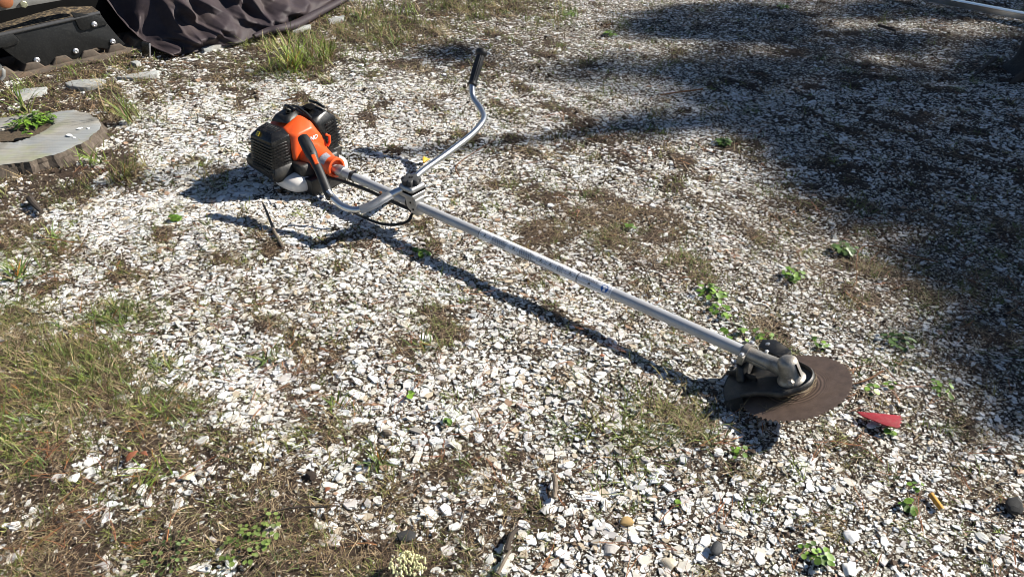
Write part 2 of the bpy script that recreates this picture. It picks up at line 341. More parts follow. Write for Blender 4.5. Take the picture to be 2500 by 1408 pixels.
# ------------------------------------------------------------------ the ground sheet
far = np.array([-120, -60, -30, -15, -9, -6.5, -5.2])
xs = np.concatenate([far, np.arange(-4.5, 4.5001, .025), -far[::-1]])
ys = np.concatenate([[-100, -40, -15, -6, -2, -.6], np.arange(.1, 6.2, .025), [6.8, 8, 10, 14, 20, 35, 70, 140]])
GX, GY = np.meshgrid(xs, ys); nx, ny = len(xs), len(ys)
gv = np.stack([GX.ravel(), GY.ravel(), gh(GX.ravel(), GY.ravel())], 1)
ii = (np.arange(ny - 1)[:, None] * nx + np.arange(nx - 1)[None]).ravel()
me = np_mesh('ground', gv, np.full(len(ii), 4), np.stack([ii, ii + 1, ii + nx + 1, ii + nx], 1).ravel())
sa = me.attributes.new('soil', 'FLOAT', 'POINT')
infr = (gv[:, 1] > .3) & (gv[:, 1] < 8)
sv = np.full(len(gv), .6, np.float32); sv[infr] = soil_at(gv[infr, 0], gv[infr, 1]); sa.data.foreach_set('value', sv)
ground = tag(link('ground', me, M['ground'], None, 180), kind='structure')

# stump outline is needed before the scattering
STUMP_Z = .042
stump_c = at(60, 316, STUMP_Z)
_out = [(181, 269), (215, 276), (243, 294), (247, 304), (241, 315), (213, 342), (170, 363), (128, 378), (85, 390), (42, 398), (0, 403), (-70, 404), (-150, 395), (-200, 370), (-215, 335), (-180, 300), (-120, 288), (-50, 290), (0, 290), (42, 281), (81, 276), (100, 278), (109, 285), (112, 279), (149, 270)]
OUTL = [at(x, y, STUMP_Z) for x, y in _out]
_sc = sum((Vector((p.x, p.y, 0)) for p in OUTL), Vector()) / len(OUTL)
_sr = max((Vector((p.x, p.y, 0)) - _sc).length for p in OUTL)
def in_stump(x, y):
    x = np.asarray(x, float); y = np.asarray(y, float); inside = np.zeros(x.shape, bool); n = len(OUTL)
    X0 = [_sc.x + (p.x - _sc.x) * 1.01 for p in OUTL]; Y0 = [_sc.y + (p.y - _sc.y) * 1.01 for p in OUTL]
    for i in range(n):
        j = (i + 1) % n
        if abs(Y0[j] - Y0[i]) < 1e-9: continue
        hit = ((Y0[i] > y) != (Y0[j] > y)) & (x < (X0[j] - X0[i]) * (y - Y0[i]) / (Y0[j] - Y0[i]) + X0[i])
        inside ^= hit
    return inside

# ------------------------------------------------------------------ crushed shell
def sample(n, y0, y1, dens, margin=.5):
    out = []; tot = 0
    while tot < n:
        k = n * 2
        # area-uniform over the trapezoid the photo could see, with a margin
        Y = rng.uniform(y0, y1, k); hw = .92 + (Y - .77) * .555 + margin
        X = rng.uniform(-1, 1, k) * (.92 + (y1 - .77) * .555 + margin)
        ok = np.abs(X) < hw; X, Y = X[ok], Y[ok]
        ok = rng.uniform(0, 1, len(X)) < dens(X, Y); X, Y = X[ok], Y[ok]
        ok = ~in_stump(X, Y); X, Y = X[ok], Y[ok]
        out.append(np.stack([X, Y], 1)); tot += len(X)
    return np.concatenate(out)[:n]
def shell_density(X, Y):
    s = soil_at(X, Y)
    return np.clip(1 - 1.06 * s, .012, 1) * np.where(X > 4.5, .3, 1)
def shell_colours(n):
    k = rng.uniform(0, 1, n); g = rng.uniform(.86, 1.06, n)[:, None]
    base = np.tile(np.array([.68, .67, .635]), (n, 1))
    base[k > .30] = (.74, .745, .74); base[k > .54] = (.58, .545, .52); base[k > .66] = (.62, .585, .51); base[k > .83] = (.46, .465, .46)
    base[k > .88] = (.52, .44, .33); base[k > .94] = (.30, .28, .25); base[k > .975] = (.40, .27, .18)
    return np.clip(base * g, 0, .8)
def chip_arrays(n, sides, size, dome=True):
    """unit outlines -> verts (n, V, 3)"""
    ang = (np.arange(sides)[None] + rng.uniform(-.46, .46, (n, sides))) * 2 * np.pi / sides
    rad = rng.uniform(.6, 1.12, (n, sides)); el = rng.uniform(1.0, 2.0, n)[:, None]
    x = np.cos(ang) * rad * np.sqrt(el); y = np.sin(ang) * rad / np.sqrt(el)
    th = rng.uniform(.05, .20, n)[:, None]
    top = np.stack([x * .9, y * .9, np.repeat(th, sides, 1) + rng.uniform(-.05, .05, (n, sides))], 2)
    bot = np.stack([x, y, np.repeat(-th, sides, 1)], 2)
    parts = [bot, top]
    if dome:
        c = np.stack([rng.uniform(-.15, .15, n), rng.uniform(-.15, .15, n), th[:, 0] + rng.uniform(-.05, .10, n)], 1)[:, None]
        parts.append(c)
    v = np.concatenate(parts, 1) * (size * .5)[:, None, None]
    yaw = rng.uniform(0, 2 * np.pi, n); tilt = np.abs(rng.normal(0, .085, n)); tilt = np.where(rng.uniform(0, 1, n) < .045, rng.uniform(.25, .7, n), tilt); ta = rng.uniform(0, 2 * np.pi, n)
    return v, yaw, tilt, ta
def rot(v, yaw, tilt, ta):
    c, s = np.cos(yaw)[:, None], np.sin(yaw)[:, None]
    x, y, z = v[..., 0] * c - v[..., 1] * s, v[..., 0] * s + v[..., 1] * c, v[..., 2]
    ca, sa_ = np.cos(ta)[:, None], np.sin(ta)[:, None]; ct, st = np.cos(tilt)[:, None], np.sin(tilt)[:, None]
    a = x * ca + y * sa_; b = -x * sa_ + y * ca
    a2 = a * ct + z * st; z2 = -a * st + z * ct
    return np.stack([a2 * ca - b * sa_, a2 * sa_ + b * ca, z2], 2)
def chip_faces(n, sides, dome, V):
    s = np.arange(sides); s2 = (s + 1) % sides
    quads = np.stack([s, s2, sides + s2, sides + s], 1).ravel()
    if dome: caps = np.stack([sides + s, sides + s2, np.full(sides, 2 * sides)], 1).ravel(); cnt = np.array([4] * sides + [3] * sides)
    else: caps = sides + s; cnt = np.array([4] * sides + [sides])
    one = np.concatenate([quads, caps])
    return np.tile(cnt, n), (one[None] + (np.arange(n) * V)[:, None]).ravel()

near_xy = sample(46000, .45, 1.9, shell_density, .35)
size_n = np.clip(np.exp(rng.normal(math.log(.0088), .50, len(near_xy))), .0035, .027)
mid_xy = sample(54000, 1.9, 3.2, shell_density, .4)
size_m = np.clip(np.exp(rng.normal(math.log(.0108), .45, len(mid_xy))), .005, .034)
far_xy = sample(33000, 3.2, 5.2, shell_density, .4)
size_f = np.clip(np.exp(rng.normal(math.log(.0145), .38, len(far_xy))), .009, .04)
fine_xy = np.concatenate([sample(34000, .45, 2.0, lambda X, Y: shell_density(X, Y) + .12, .3), sample(22000, 2.0, 3.4, lambda X, Y: shell_density(X, Y) + .12, .3)])
size_t = np.clip(np.exp(rng.normal(math.log(.0044), .3, len(fine_xy))), .0022, .008) * np.where(fine_xy[:, 1] > 2, 1.3, 1)
# finer gravel on the driven, shaded side
for xy, sz in ((near_xy, size_n), (mid_xy, size_m), (far_xy, size_f)):
    px, py = pix(xy[:, 0], xy[:, 1]); fine = 1 / (1 + np.exp(-((px - 1350) * .006 - (py - 420) * .0035)))
    sz *= 1 - .25 * fine
# pick the 290 that show largest in the frame
px, py = pix(near_xy[:, 0], near_xy[:, 1]); app = size_n / np.hypot(near_xy[:, 1], 1.0)
app[(px < 20) | (px > 2480) | (py < 0) | (py > 1395)] = 0
order = np.argsort(-app); big = order[:290]; rest = order[290:]
variants = []
vv, yw, tl, ta = chip_arrays(40, 8, np.ones(40)); cols = shell_colours(40)
cnt1, lp1 = chip_faces(1, 8, True, 17)
for i in range(40):
    vme = np_mesh('shell_chip', vv[i], cnt1, lp1, np.tile(cols[i], (17, 1)), True); vme.materials.append(M['shell']); variants.append(vme)
for j in big:
    o = bpy.data.objects.new('shell_chip', random.choice(variants)); COL.objects.link(o); o.parent = ground
    s = size_n[j] * 1.08; o.scale = (s, s, s * .8)
    x, y = near_xy[j]; o.location = (x, y, gz(x, y) + s * .05 + random.uniform(.0, .002)); o.rotation_euler = (random.gauss(0, .09), random.gauss(0, .09), random.uniform(0, 6.28))
def chip_mesh(name, xy, size, sides, dome):
    n = len(xy); v, yaw, tilt, ta = chip_arrays(n, sides, size, dome); v = rot(v, yaw, tilt, ta)
    z = gh(xy[:, 0], xy[:, 1]) + size * .02 + rng.uniform(-.0015, .0030, n)
    v[..., 0] += xy[:, 0, None]; v[..., 1] += xy[:, 1, None]; v[..., 2] += z[:, None]; V = v.shape[1]
    cnt, lp = chip_faces(n, sides, dome, V)
    return v.reshape(-1, 3), cnt, lp, np.repeat(shell_colours(n), V, 0)
parts = [chip_mesh('a', near_xy[rest], size_n[rest], 6, False), chip_mesh('d', fine_xy, size_t, 4, False), chip_mesh('b', mid_xy, size_m, 5, False), chip_mesh('c', far_xy, size_f, 5, False)]
off = 0; LV, LC, LL, LCol = [], [], [], []
for v, c, l, cc in parts: LV.append(v); LC.append(c); LL.append(l + off); LCol.append(cc); off += len(v)
tag(link('shell_gravel', np_mesh('shell_gravel', np.concatenate(LV), np.concatenate(LC), np.concatenate(LL), np.concatenate(LCol), True), M['shell']), kind='stuff')

# ------------------------------------------------------------------ soil crumbs
n = 40000
xy = np.concatenate([sample(22000, .45, 2.2, lambda X, Y: np.clip(soil_at(X, Y), .06, 1), .3), sample(18000, 2.2, 5.0, lambda X, Y: np.clip(soil_at(X, Y), .05, 1), .3)])
oct_ = np.array([[1, 0, 0], [0, 1, 0], [-1, 0, 0], [0, -1, 0], [0, 0, .7], [0, 0, -.7]])
sz = np.clip(np.exp(rng.normal(math.log(.0042), .5, n)), .0015, .016) * np.where(xy[:, 1] > 2.2, 1.5, 1)
v = oct_[None] * rng.uniform(.55, 1.2, (n, 6, 1)) * (sz * .6)[:, None, None]
v = rot(v, rng.uniform(0, 6.28, n), rng.uniform(0, 1, n), rng.uniform(0, 6.28, n))
v[..., 0] += xy[:, 0, None]; v[..., 1] += xy[:, 1, None]; v[..., 2] += (gh(xy[:, 0], xy[:, 1]) + sz * .2)[:, None]
tri = np.array([[0, 1, 4], [1, 2, 4], [2, 3, 4], [3, 0, 4], [1, 0, 5], [2, 1, 5], [3, 2, 5], [0, 3, 5]]).ravel()
cc = np.array([.055, .036, .024]) * rng.uniform(.4, 1.6, (n, 1)); cc[rng.uniform(0, 1, n) < .10] = (.16, .105, .065); cc[rng.uniform(0, 1, n) < .10] = (.45, .42, .36)
tag(link('soil_crumbs', np_mesh('soil_crumbs', v.reshape(-1, 3), np.full(n * 8, 3), (tri[None] + (np.arange(n) * 6)[:, None]).ravel(), np.repeat(cc, 6, 0), True), M['crumb']), kind='stuff')

# ------------------------------------------------------------------ blades: grass, needles, litter
def blades(base, yaw, length, lean, curl, width, col, seg=3, twist=0.2, tipcol=None):
    n = len(base); t = np.linspace(0, 1, seg + 1)[None]
    a = lean[:, None] + curl[:, None] * t                      # angle from vertical
    step = length[:, None] / seg
    h = np.concatenate([np.zeros((n, 1)), np.cumsum(np.sin(a[:, 1:]) * step, 1)], 1); z = np.concatenate([np.zeros((n, 1)), np.cumsum(np.cos(a[:, 1:]) * step, 1)], 1)
    wob = np.cumsum(rng.normal(0, twist, (n, seg + 1)), 1) * .25; ya = yaw[:, None] + wob
    cx = base[:, 0, None] + np.cos(ya) * h; cy = base[:, 1, None] + np.sin(ya) * h; cz = base[:, 2, None] + z
    w = width[:, None] * (1 - .85 * t ** 1.6) * .5
    sx, sy = -np.sin(yaw)[:, None] * w, np.cos(yaw)[:, None] * w
    sz_ = w * rng.uniform(-.4, .4, (n, 1))
    Lf = np.stack([cx - sx, cy - sy, cz - sz_], 2); Rt = np.stack([cx + sx, cy + sy, cz + sz_], 2)
    v = np.stack([Lf, Rt], 2).reshape(n, -1, 3); V = v.shape[1]
    q = np.concatenate([[2 * i, 2 * i + 1, 2 * i + 3, 2 * i + 2] for i in range(seg)])
    lp = (q[None] + (np.arange(n) * V)[:, None]).ravel()
    c = np.repeat(col[:, None], V, 1)
    if tipcol is not None:
        tt = np.repeat(t[0], 2)[None, :, None]; c = c * (1 - tt) + tipcol[:, None] * tt
    return v.reshape(-1, 3), np.full(n * seg, 4), lp, c.reshape(-1, 3)
def join_np(name, lst, m, kind=None, parent=None):
    off = 0; a, b, c, d = [], [], [], []
    for v, cn, lp, co in lst: a.append(v); b.append(cn); c.append(lp + off); d.append(co); off += len(v)
    o = link(name, np_mesh(name, np.concatenate(a), np.concatenate(b), np.concatenate(c), np.concatenate(d)), m, parent)
    if kind: o['kind'] = kind
    return o
def mixcol(n, cols, jitter=.25):
    cols = np.array(cols); k = rng.integers(0, len(cols), n)
    return cols[k] * rng.uniform(1 - jitter, 1 + jitter, (n, 1))
GREENS = [(.10, .155, .022), (.135, .19, .03), (.075, .12, .02), (.17, .20, .045)]
DRYS = [(.30, .22, .115), (.22, .15, .08), (.38, .30, .18), (.15, .10, .055), (.11, .07, .045)]
OLIVE = [(.13, .16, .03), (.17, .18, .04), (.09, .12, .022), (.22, .19, .06), (.15, .20, .03)]
def clump_field(n, y0, y1, dens, per, spread, lmin, lmax, cols, wid, lean0=.1, lean1=1.2, marg=.2):
    c = sample(n, y0, y1, dens, marg); k = rng.integers(per[0], per[1], n); idx = np.repeat(np.arange(n), k); m = len(idx)
    sc = rng.uniform(.6, 1.4, n)[idx]
    x = c[idx, 0] + rng.normal(0, spread, m) * sc; y = c[idx, 1] + rng.normal(0, spread, m) * sc
    base = np.stack([x, y, gh(x, y)], 1)
    ln = rng.uniform(lmin, lmax, m) * sc
    cl = mixcol(n, cols, .2)[idx] * rng.uniform(.75, 1.25, (m, 1))
    return blades(base, rng.uniform(0, 6.28, m), ln, rng.uniform(lean0, lean1, m), rng.uniform(.1, .9, m), rng.uniform(.6, 1.2, m) * wid, cl)
lst = []
# small moss-like tufts between the shells
lst.append(clump_field(1700, .5, 2.0, lambda X, Y: np.clip(soil_at(X, Y) * .9 + .05 + (F4(X, Y) > .9) * .6, 0, 1), (9, 24), .011, .006, .026, OLIVE + OLIVE + DRYS[:2], .0017))
lst.append(clump_field(2300, 2.0, 4.8, lambda X, Y: np.clip(soil_at(X, Y) * .9 + .05 + (F4(X, Y) > .8) * .6, 0, 1) * np.where(X > 1.0, .25, 1), (7, 16), .014, .008, .030, OLIVE + OLIVE + DRYS[:2], .0027))
# greener grass
lst.append(clump_field(330, .5, 2.2, lambda X, Y: np.clip(green_at(X, Y), .012, 1), (12, 30), .02, .018, .050, GREENS + OLIVE + DRYS[:3], .0022, .2, 1.35))
lst.append(clump_field(330, 2.2, 5.0, lambda X, Y: np.clip(green_at(X, Y), .02, 1) * np.where(X > 1.2, .3, 1), (9, 20), .02, .025, .085, GREENS + OLIVE + DRYS[:2], .003, .1, 1.2))
join_np('grass', lst, M['blade'], 'stuff')
lst = []
lst.append(clump_field(560, .5, 2.2, lambda X, Y: np.clip((soil_at(X, Y) - .55) * 1.3 + green_at(X, Y) * .7, .006, 1), (16, 44), .03, .02, .065, DRYS, .0013, .9, 1.5))
lst.append(clump_field(360, 2.2, 5.0, lambda X, Y: np.clip((soil_at(X, Y) - .55) * 1.3 + green_at(X, Y) * .7, .006, 1) * np.where(X > 1.2, .2, 1), (12, 26), .025, .03, .09, DRYS, .0024, .6, 1.5))
# straw and needle bits lying flat
def flat(n, y0, y1, dens, l0, l1, w, cols, marg=.2):
    c = sample(n, y0, y1, dens, marg)
    base = np.stack([c[:, 0], c[:, 1], gh(c[:, 0], c[:, 1]) + rng.uniform(.001, .010, n)], 1)
    return blades(base, rng.uniform(0, 6.28, n), rng.uniform(l0, l1, n), rng.normal(1.55, .12, n), rng.normal(0.05, .1, n), rng.uniform(.6, 1.3, n) * w, mixcol(n, cols, .35), 2)
lst.append(flat(30000, .45, 2.1, lambda X, Y: np.clip(soil_at(X, Y), .05, 1), .008, .035, .0016, [(.24, .17, .10), (.14, .092, .058), (.10, .065, .042), (.07, .046, .032), (.33, .26, .17)]))
lst.append(flat(17000, 2.1, 4.9, lambda X, Y: np.clip(soil_at(X, Y), .05, 1), .012, .05, .0026, [(.24, .17, .10), (.14, .092, .058), (.10, .065, .042), (.07, .046, .032), (.33, .26, .17)]))
join_np('dry_grass', lst, M['litter'], 'stuff')
NEED = [(.24, .09, .035), (.30, .13, .05), (.17, .065, .03), (.12, .06, .035)]
nl = []
for (nn, y0, y1, w) in ((620, .45, 2.0, .0015), (520, 2.0, 4.8, .0022)):
    c = sample(nn, y0, y1, lambda X, Y: np.clip(.45 + .4 * F6(X, Y), .08, 1), .2)
    c = np.repeat(c, 2, 0); m = len(c); yaw = np.repeat(rng.uniform(0, 6.28, nn), 2) + rng.normal(0, .12, m)
    base = np.stack([c[:, 0], c[:, 1], gh(c[:, 0], c[:, 1]) + np.repeat(rng.uniform(.006, .014, nn), 2)], 1)
    nl.append(blades(base, yaw, np.repeat(rng.uniform(.03, .11, nn), 2), rng.normal(1.52, .06, m), rng.normal(.08, .06, m), np.full(m, w), mixcol(m, NEED, .3), 4, .35))
join_np('pine_needles', nl, M['litter'], 'stuff')

# ------------------------------------------------------------------ the brush cutter
def build_cutter():
    root = empty('brush_cutter', C0, math.atan2(_U.y, _U.x))
    tag(root, 'orange and black brush cutter with silver shaft and round saw blade on the gravel', 'brush cutter')
    B = lambda mb, name, m, parent=root, smooth=35, bevel=0: mb.build(name, m, parent, smooth, bevel)
    TZ = .083; TR = .0143
    # shaft
    B(MB().tube([(-.02, 0, TZ), (.4, 0, TZ), (1.0, 0, TZ), (1.46, 0, TZ)], TR, 28), 'shaft', M['tube'])
    B(MB().lathe([(0, .0165), (.002, .0185), (.028, .0185), (.034, .0172), (.036, .0150)], (.004, 0, TZ), (1, 0, 0), 28), 'shaft_collar', M['cast'])
    for s in (.075, .335):
        B(MB().lathe([(0, TR + .0006), (0, TR + .0013), (.014, TR + .0013), (.014, TR + .0006)], (s, 0, TZ), (1, 0, 0), 24), 'strap', M['rubber'])
        B(MB().box((s + .007, -.006, TZ + TR + .001), (.012, .008, .005)), 'strap_buckle', M['rubber'], bevel=.001)
    # decals on the shaft
    def wrap(s, ph, r):
        ph = ph + .62
        return Vector((s, -math.sin(ph) * r, TZ + math.cos(ph) * r))     # ph>0 turns to the near side
    def patch(mb, s0, s1, p0, p1, r, n=6):
        vs = []; fs = []
        for k in range(n + 1):
            ph = p0 + (p1 - p0) * k / n; vs += [wrap(s0, ph, r), wrap(s1, ph, r)]
        for k in range(n): fs.append((2 * k, 2 * k + 1, 2 * k + 3, 2 * k + 2))
        mb.add(vs, fs)
    def decal(s0, s1, name):
        mb = MB(); mb.lathe([(0, TR + .0001), (0, TR + .0004), (s1 - s0, TR + .0004), (s1 - s0, TR + .0001)], (s0, 0, TZ), (1, 0, 0), 32, False)
        d = B(mb, name, M['decal'])
        ln = MB()
        patch(ln, s0, s0 + .0022, -2.9, 2.9, TR + .0006, 24)
        return d, ln
    def outline(mb, s0, s1, p0, p1, r, w=.0007):
        wp = w / TR
        patch(mb, s0, s1, p0, p0 + wp, r, 1); patch(mb, s0, s1, p1 - wp, p1, r, 1); patch(mb, s0, s0 + w, p0, p1, r); patch(mb, s1 - w, s1, p0, p1, r)
    rr = random.Random(3)
    def lines(mb, s0, s1, p0, p1, rows, r):
        for k in range(rows):
            ph = p0 + (p1 - p0) * k / max(1, rows - 1); s = s0; e = s1 - rr.uniform(0, .012)
            while s < e:
                w = rr.uniform(.003, .009); patch(mb, s, min(e, s + w), ph - .036, ph + .036, r, 1); s += w + .0014
    r2 = TR + .0008
    d, ln = decal(.63, .966, 'warning_label')
    outline(ln, .637, .672, -.25, .62, r2); outline(ln, .744, .772, -.25, .62, r2); outline(ln, .838, .866, -.25, .62, r2); outline(ln, .869, .900, -.25, .62, r2); outline(ln, .932, .962, -.25, .62, r2)
    for a, b in ((.680, .738), (.778, .832), (.905, .930)): lines(ln, a, b, -.28, .72, 7, r2)
    lines(ln, .675, .74, .95, 1.3, 3, r2); lines(ln, .772, .84, .95, 1.25, 3, r2); lines(ln, .79, .9, 1.35, 1.45, 2, r2); 
    for a in (.648, .752, .846, .877, .942):                         # small pictogram strokes
        patch(ln, a, a + .010, .05, .13, r2, 1); patch(ln, a + .004, a + .0065, -.08, .38, r2, 2); patch(ln, a + .002, a + .012, .34, .42, r2, 1)
    B(ln, 'label_print', M['print'], d)
    d, ln = decal(.969, 1.075, 'safety_label')
    outline(ln, .974, 1.071, -.5, .8, r2); lines(ln, .982, 1.036, -.3, .0, 3, r2)
    ln.add([wrap(1.004, .62, r2), wrap(1.013, .62, r2), wrap(1.0085, .2, r2)], [(0, 1, 2)])
    B(ln, 'label_print', M['print'], d)
    bl = MB(); c = []
    for k in range(20):
        a = 2 * math.pi * k / 20; c.append(wrap(1.054 + .0105 * math.cos(a), .15 + .0105 / TR * math.sin(a), r2 + .0001))
    bl.add([wrap(1.054, .15, r2 + .0001)] + c, [(0, 1 + k, 1 + (k + 1) % 20) for k in range(20)])
    B(bl, 'goggles_pictogram', M['blue'], d)
    wf = MB()
    for q, w in (((1.0505, -.12), .0032), ((1.0545, .28), .0034), ((1.0585, -.08), .0026)):
        c = [wrap(q[0] + w * math.cos(2 * math.pi * k / 12), q[1] + w / TR * math.sin(2 * math.pi * k / 12), r2 + .0003) for k in range(12)]
        wf.add([wrap(q[0], q[1], r2 + .0003)] + c, [(0, 1 + k, 1 + (k + 1) % 12) for k in range(12)])
    B(wf, 'pictogram_figure', M['white'], d)

    # ---- engine
    eng = hull('engine_housing', [(-.255, -.052, .196), (-.255, .012, .204), (-.255, .062, .15), (-.255, .065, .06), (-.255, -.075, .06), (-.255, -.078, .15),
               (-.165, -.060, .197), (-.172, .012, .222), (-.142, .030, .203), (-.14, -.066, .186), (-.14, -.074, .105),
               (-.12, -.046, .184), (-.12, .013, .188), (-.12, .066, .120), (-.12, .055, .088), (-.12, -.070, .108), (-.12, -.056, .15), (-.13, .07, .08), (-.13, -.06, .055)], M['orange'], root, .007, 3, 45)
    cl = B(MB().lathe([(-.135, .053), (-.108, .053), (-.092, .051), (-.07, .044), (-.05, .0375), (-.03, .0325), (-.012, .0300), (-.010, .0335), (.004, .0335), (.005, .0320), (.005, .0262), (-.01, .0255)], (0, -.002, .090), (1, 0, 0), 36), 'clutch_housing', M['orange'])
    for k in range(5):                       # cooling ribs on the lower clutch housing
        a = R(150 + k * 22); y = -.002 - math.sin(a) * .058; z = .09 + math.cos(a) * .058
        B(MB().box((-.092, y, z), (.035, .004, .012), Matrix.Rotation(-a, 3, 'X')), 'housing_rib', M['orange'], cl, bevel=.001)
    st = MB(); vs = []; fs = []
    for k in range(9):
        a = R(-8 + k * 9); rr0, rr1 = .0376, .0318
        for s, r in ((-.046, .0378), (-.022, .0318)): vs.append((s, -.002 - math.sin(a) * r, .090 + math.cos(a) * r))
    for k in range(8): fs.append((2 * k, 2 * k + 1, 2 * k + 3, 2 * k + 2))
    B(st.add(vs, fs), 'silver_sticker', M['sticker'], cl)
    # brand letters visible beside the grip
    def letters(txt, loc, size, m, name, nrm_rot):
        cu = bpy.data.curves.new(name, 'FONT'); cu.body = txt; cu.size = size; cu.extrude = .0006; cu.offset = size * .035; cu.shear = .25
        tmp = bpy.data.objects.new(name, cu); COL.objects.link(tmp)
        dg = bpy.context.evaluated_depsgraph_get(); mesh = bpy.data.meshes.new_from_object(tmp.evaluated_get(dg)); bpy.data.objects.remove(tmp)
        mesh.materials.clear(); o = link(name, mesh, m, eng); o.location = loc; o.rotation_euler = nrm_rot; return o
    q = Lp(757, 344, 0, -.1196); q.x = -.1190
    letters('NO', q, .0190, M['white'], 'brand_lettering', (R(90), 0, R(90)))
    q = Lp(773, 351, 0, -.1196); q.x = -.1190
    letters('43', q, .0065, M['print'], 'model_lettering', (R(90), 0, R(90)))
    hull('crankcase', [(x, y, z) for x in (-.25, -.075) for y in (-.085, .075) for z in (.04, .10)] + [(-.06, -.05, .055), (-.06, .05, .055)], M['blackd'], root, .008)
    # spark plug cap on top
    cap = hull('plug_cover', [(-.240, -.060, .203), (-.232, .004, .218), (-.158, -.048, .212), (-.170, .010, .223), (-.222, -.046, .229), (-.178, -.034, .227), (-.222, -.004, .238), (-.185, -.002, .236)], M['blackd'], root, .004, 2)
    B(MB().tube([(-.240, .000, .222), (-.222, -.002, .243), (-.200, -.004, .246), (-.180, .0, .238)], .0055, 10), 'cover_rim', M['black'], cap)
    B(MB().lathe([(-.002, .0085), (.004, .0085), (.004, .0055), (-.001, .0050)], (-.190, -.018, .2335), (.25, -.25, 1), 16), 'plug_recess_shade', M['dark'], cap)  # black ring, the recess shade is in its colour
    # left (near) cylinder cover with louvres
    lc = hull('muffler_cover', [(-.232, -.118, .199), (-.160, -.112, .201), (-.165, -.064, .203), (-.235, -.064, .200), (-.248, -.136, .180), (-.140, -.134, .182), (-.136, -.064, .186),
               (-.250, -.064, .18), (-.252, -.148, .10), (-.134, -.148, .10), (-.128, -.064, .075), (-.252, -.064, .075), (-.252, -.148, .075), (-.130, -.148, .075)], M['black'], root, .008, 3)
    for k in range(9):
        z = .088 + k * .0098; t = (z - .075) / .105; yn = -.151 + .014 * max(0, t); xf = -.1335 - .005 * t
        fin = MB().prism([(-.244, yn - .004, z), (xf - .006, yn - .004, z), (xf + .006, yn + .006, z), (xf + .006, -.080, z), (xf - .002, -.082, z), (xf - .010, yn + .008, z), (-.244, yn + .006, z)], (0, 0, .0036))
        B(fin, 'cover_fin', M['black'], lc, bevel=.0008)
    for k in range(7):
        x = -.232 + k * .0115
        B(MB().box((x, -.094, .2015), (.0045, .042, .005), Matrix.Rotation(R(8), 3, 'X')), 'top_slat', M['black'], lc, bevel=.001)
    # yellow sticker
    q = Vector((-.246, -.1295, .1895)); nrm = Vector((-.1, -.68, .62)).normalized(); xa = Vector((1, 0, 0)); xa = (xa - nrm * xa.dot(nrm)).normalized(); ya = nrm.cross(xa)
    q = Vector((-.212, -.1285, .1915))
    sk = B(MB().prism([q + xa * a + ya * b for a, b in ((-.0085, -.0075), (.0085, -.0075), (.0085, .0075), (-.0085, .0075))], nrm * .001), 'yellow_sticker', M['yellow'], lc)
    pm = MB()
    for a0, a1, b0, b1 in ((-.004, .005, .001, .005), (-.006, .006, -.005, -.0035), (-.006, .002, -.0025, -.0015)):
        pm.prism([q + nrm * .0011 + xa * a + ya * b for a, b in ((a0, b0), (a1, b0), (a1, b1), (a0, b1))], nrm * .0003)
    B(pm, 'sticker_print', M['print'], sk)
    sk = hull('lower_cover', [(-.300, -.128, .096), (-.292, -.07, .10), (-.130, -.148, .098), (-.122, -.075, .10), (-.308, -.142, .068), (-.122, -.156, .072), (-.112, -.075, .07), (-.30, -.07, .06),
               (-.290, -.135, .048), (-.128, -.146, .046), (-.118, -.075, .046), (-.285, -.07, .045)], M['blackd'], root, .005, 2)
    for k in range(4):
        z = .054 + k * .0105; o_ = -.003 + (.005 if k in (1, 2) else 0)
        B(MB().prism([(-.306, -.136 - o_ * .4, z), (-.160, -.1525 - o_ * .6, z), (-.160, -.140, z), (-.296, -.128, z)], (0, 0, .0042)), 'cover_fin', M['blackd'], sk, bevel=.0008)
    B(MB().prism([(-.150, -.1555, .050), (-.128, -.1575, .052), (-.128, -.1575, .086), (-.150, -.1555, .084)], (0, .006, 0)), 'blank_plate', M['black'], sk, bevel=.0015)
    # right (far) air cleaner cover
    rc = hull('air_cleaner_cover', [(-.235, .030, .222), (-.215, .092, .226), (-.140, .032, .206), (-.150, .100, .214), (-.235, .132, .188), (-.142, .132, .184), (-.126, .074, .140), (-.128, .040, .188),
               (-.235, .135, .10), (-.140, .132, .108), (-.140, .122, .082), (-.122, .066, .088), (-.235, .06, .08)], M['black'], root, .006, 3)
    for k in range(8):
        z = .100 + k * .0105; t = (z - .10) / .085
        B(MB().prism([(-.1205 - .012 * t * t, .076, z), (-.136, .130, z), (-.136, .130, z + .005), (-.1205 - .012 * t * t, .076, z + .005)], (.0045, .001, 0)), 'louvre', M['black'], rc, bevel=.001)
    B(MB().box((-.190, .066, .2265), (.040, .028, .004), Matrix.Rotation(R(4), 3, 'X')), 'latch_recess_shade', M['dark'], rc, bevel=.0015)  # black box painting the shade of the latch recess
    B(MB().tube([(-.238, .034, .226), (-.205, .030, .234), (-.165, .032, .222), (-.142, .034, .208)], .0045, 10), 'cover_lip', M['blackd'], rc)
    B(MB().tube([(-.22, .092, .232), (-.185, .097, .232), (-.155, .1, .222)], .0045, 10), 'cover_lip', M['blackd'], rc)
    hull('far_bracket', [(x, y, z) for x in (-.15, -.118) for y in (.075, .118) for z in (.055, .088)], M['blackd'], root, .004)
    B(MB().tube([(-.118, .062, .150), (-.112, .072, .142), (-.112, .07, .120), (-.115, .060, .108)], .0045, 8), 'primer_hose', M['orange2'])
    # fuel tank: rounded, resting on the ground
    vs = []; fs = []; nu, nv = 28, 16
    sp = lambda c, e: math.copysign(abs(c) ** e, c)
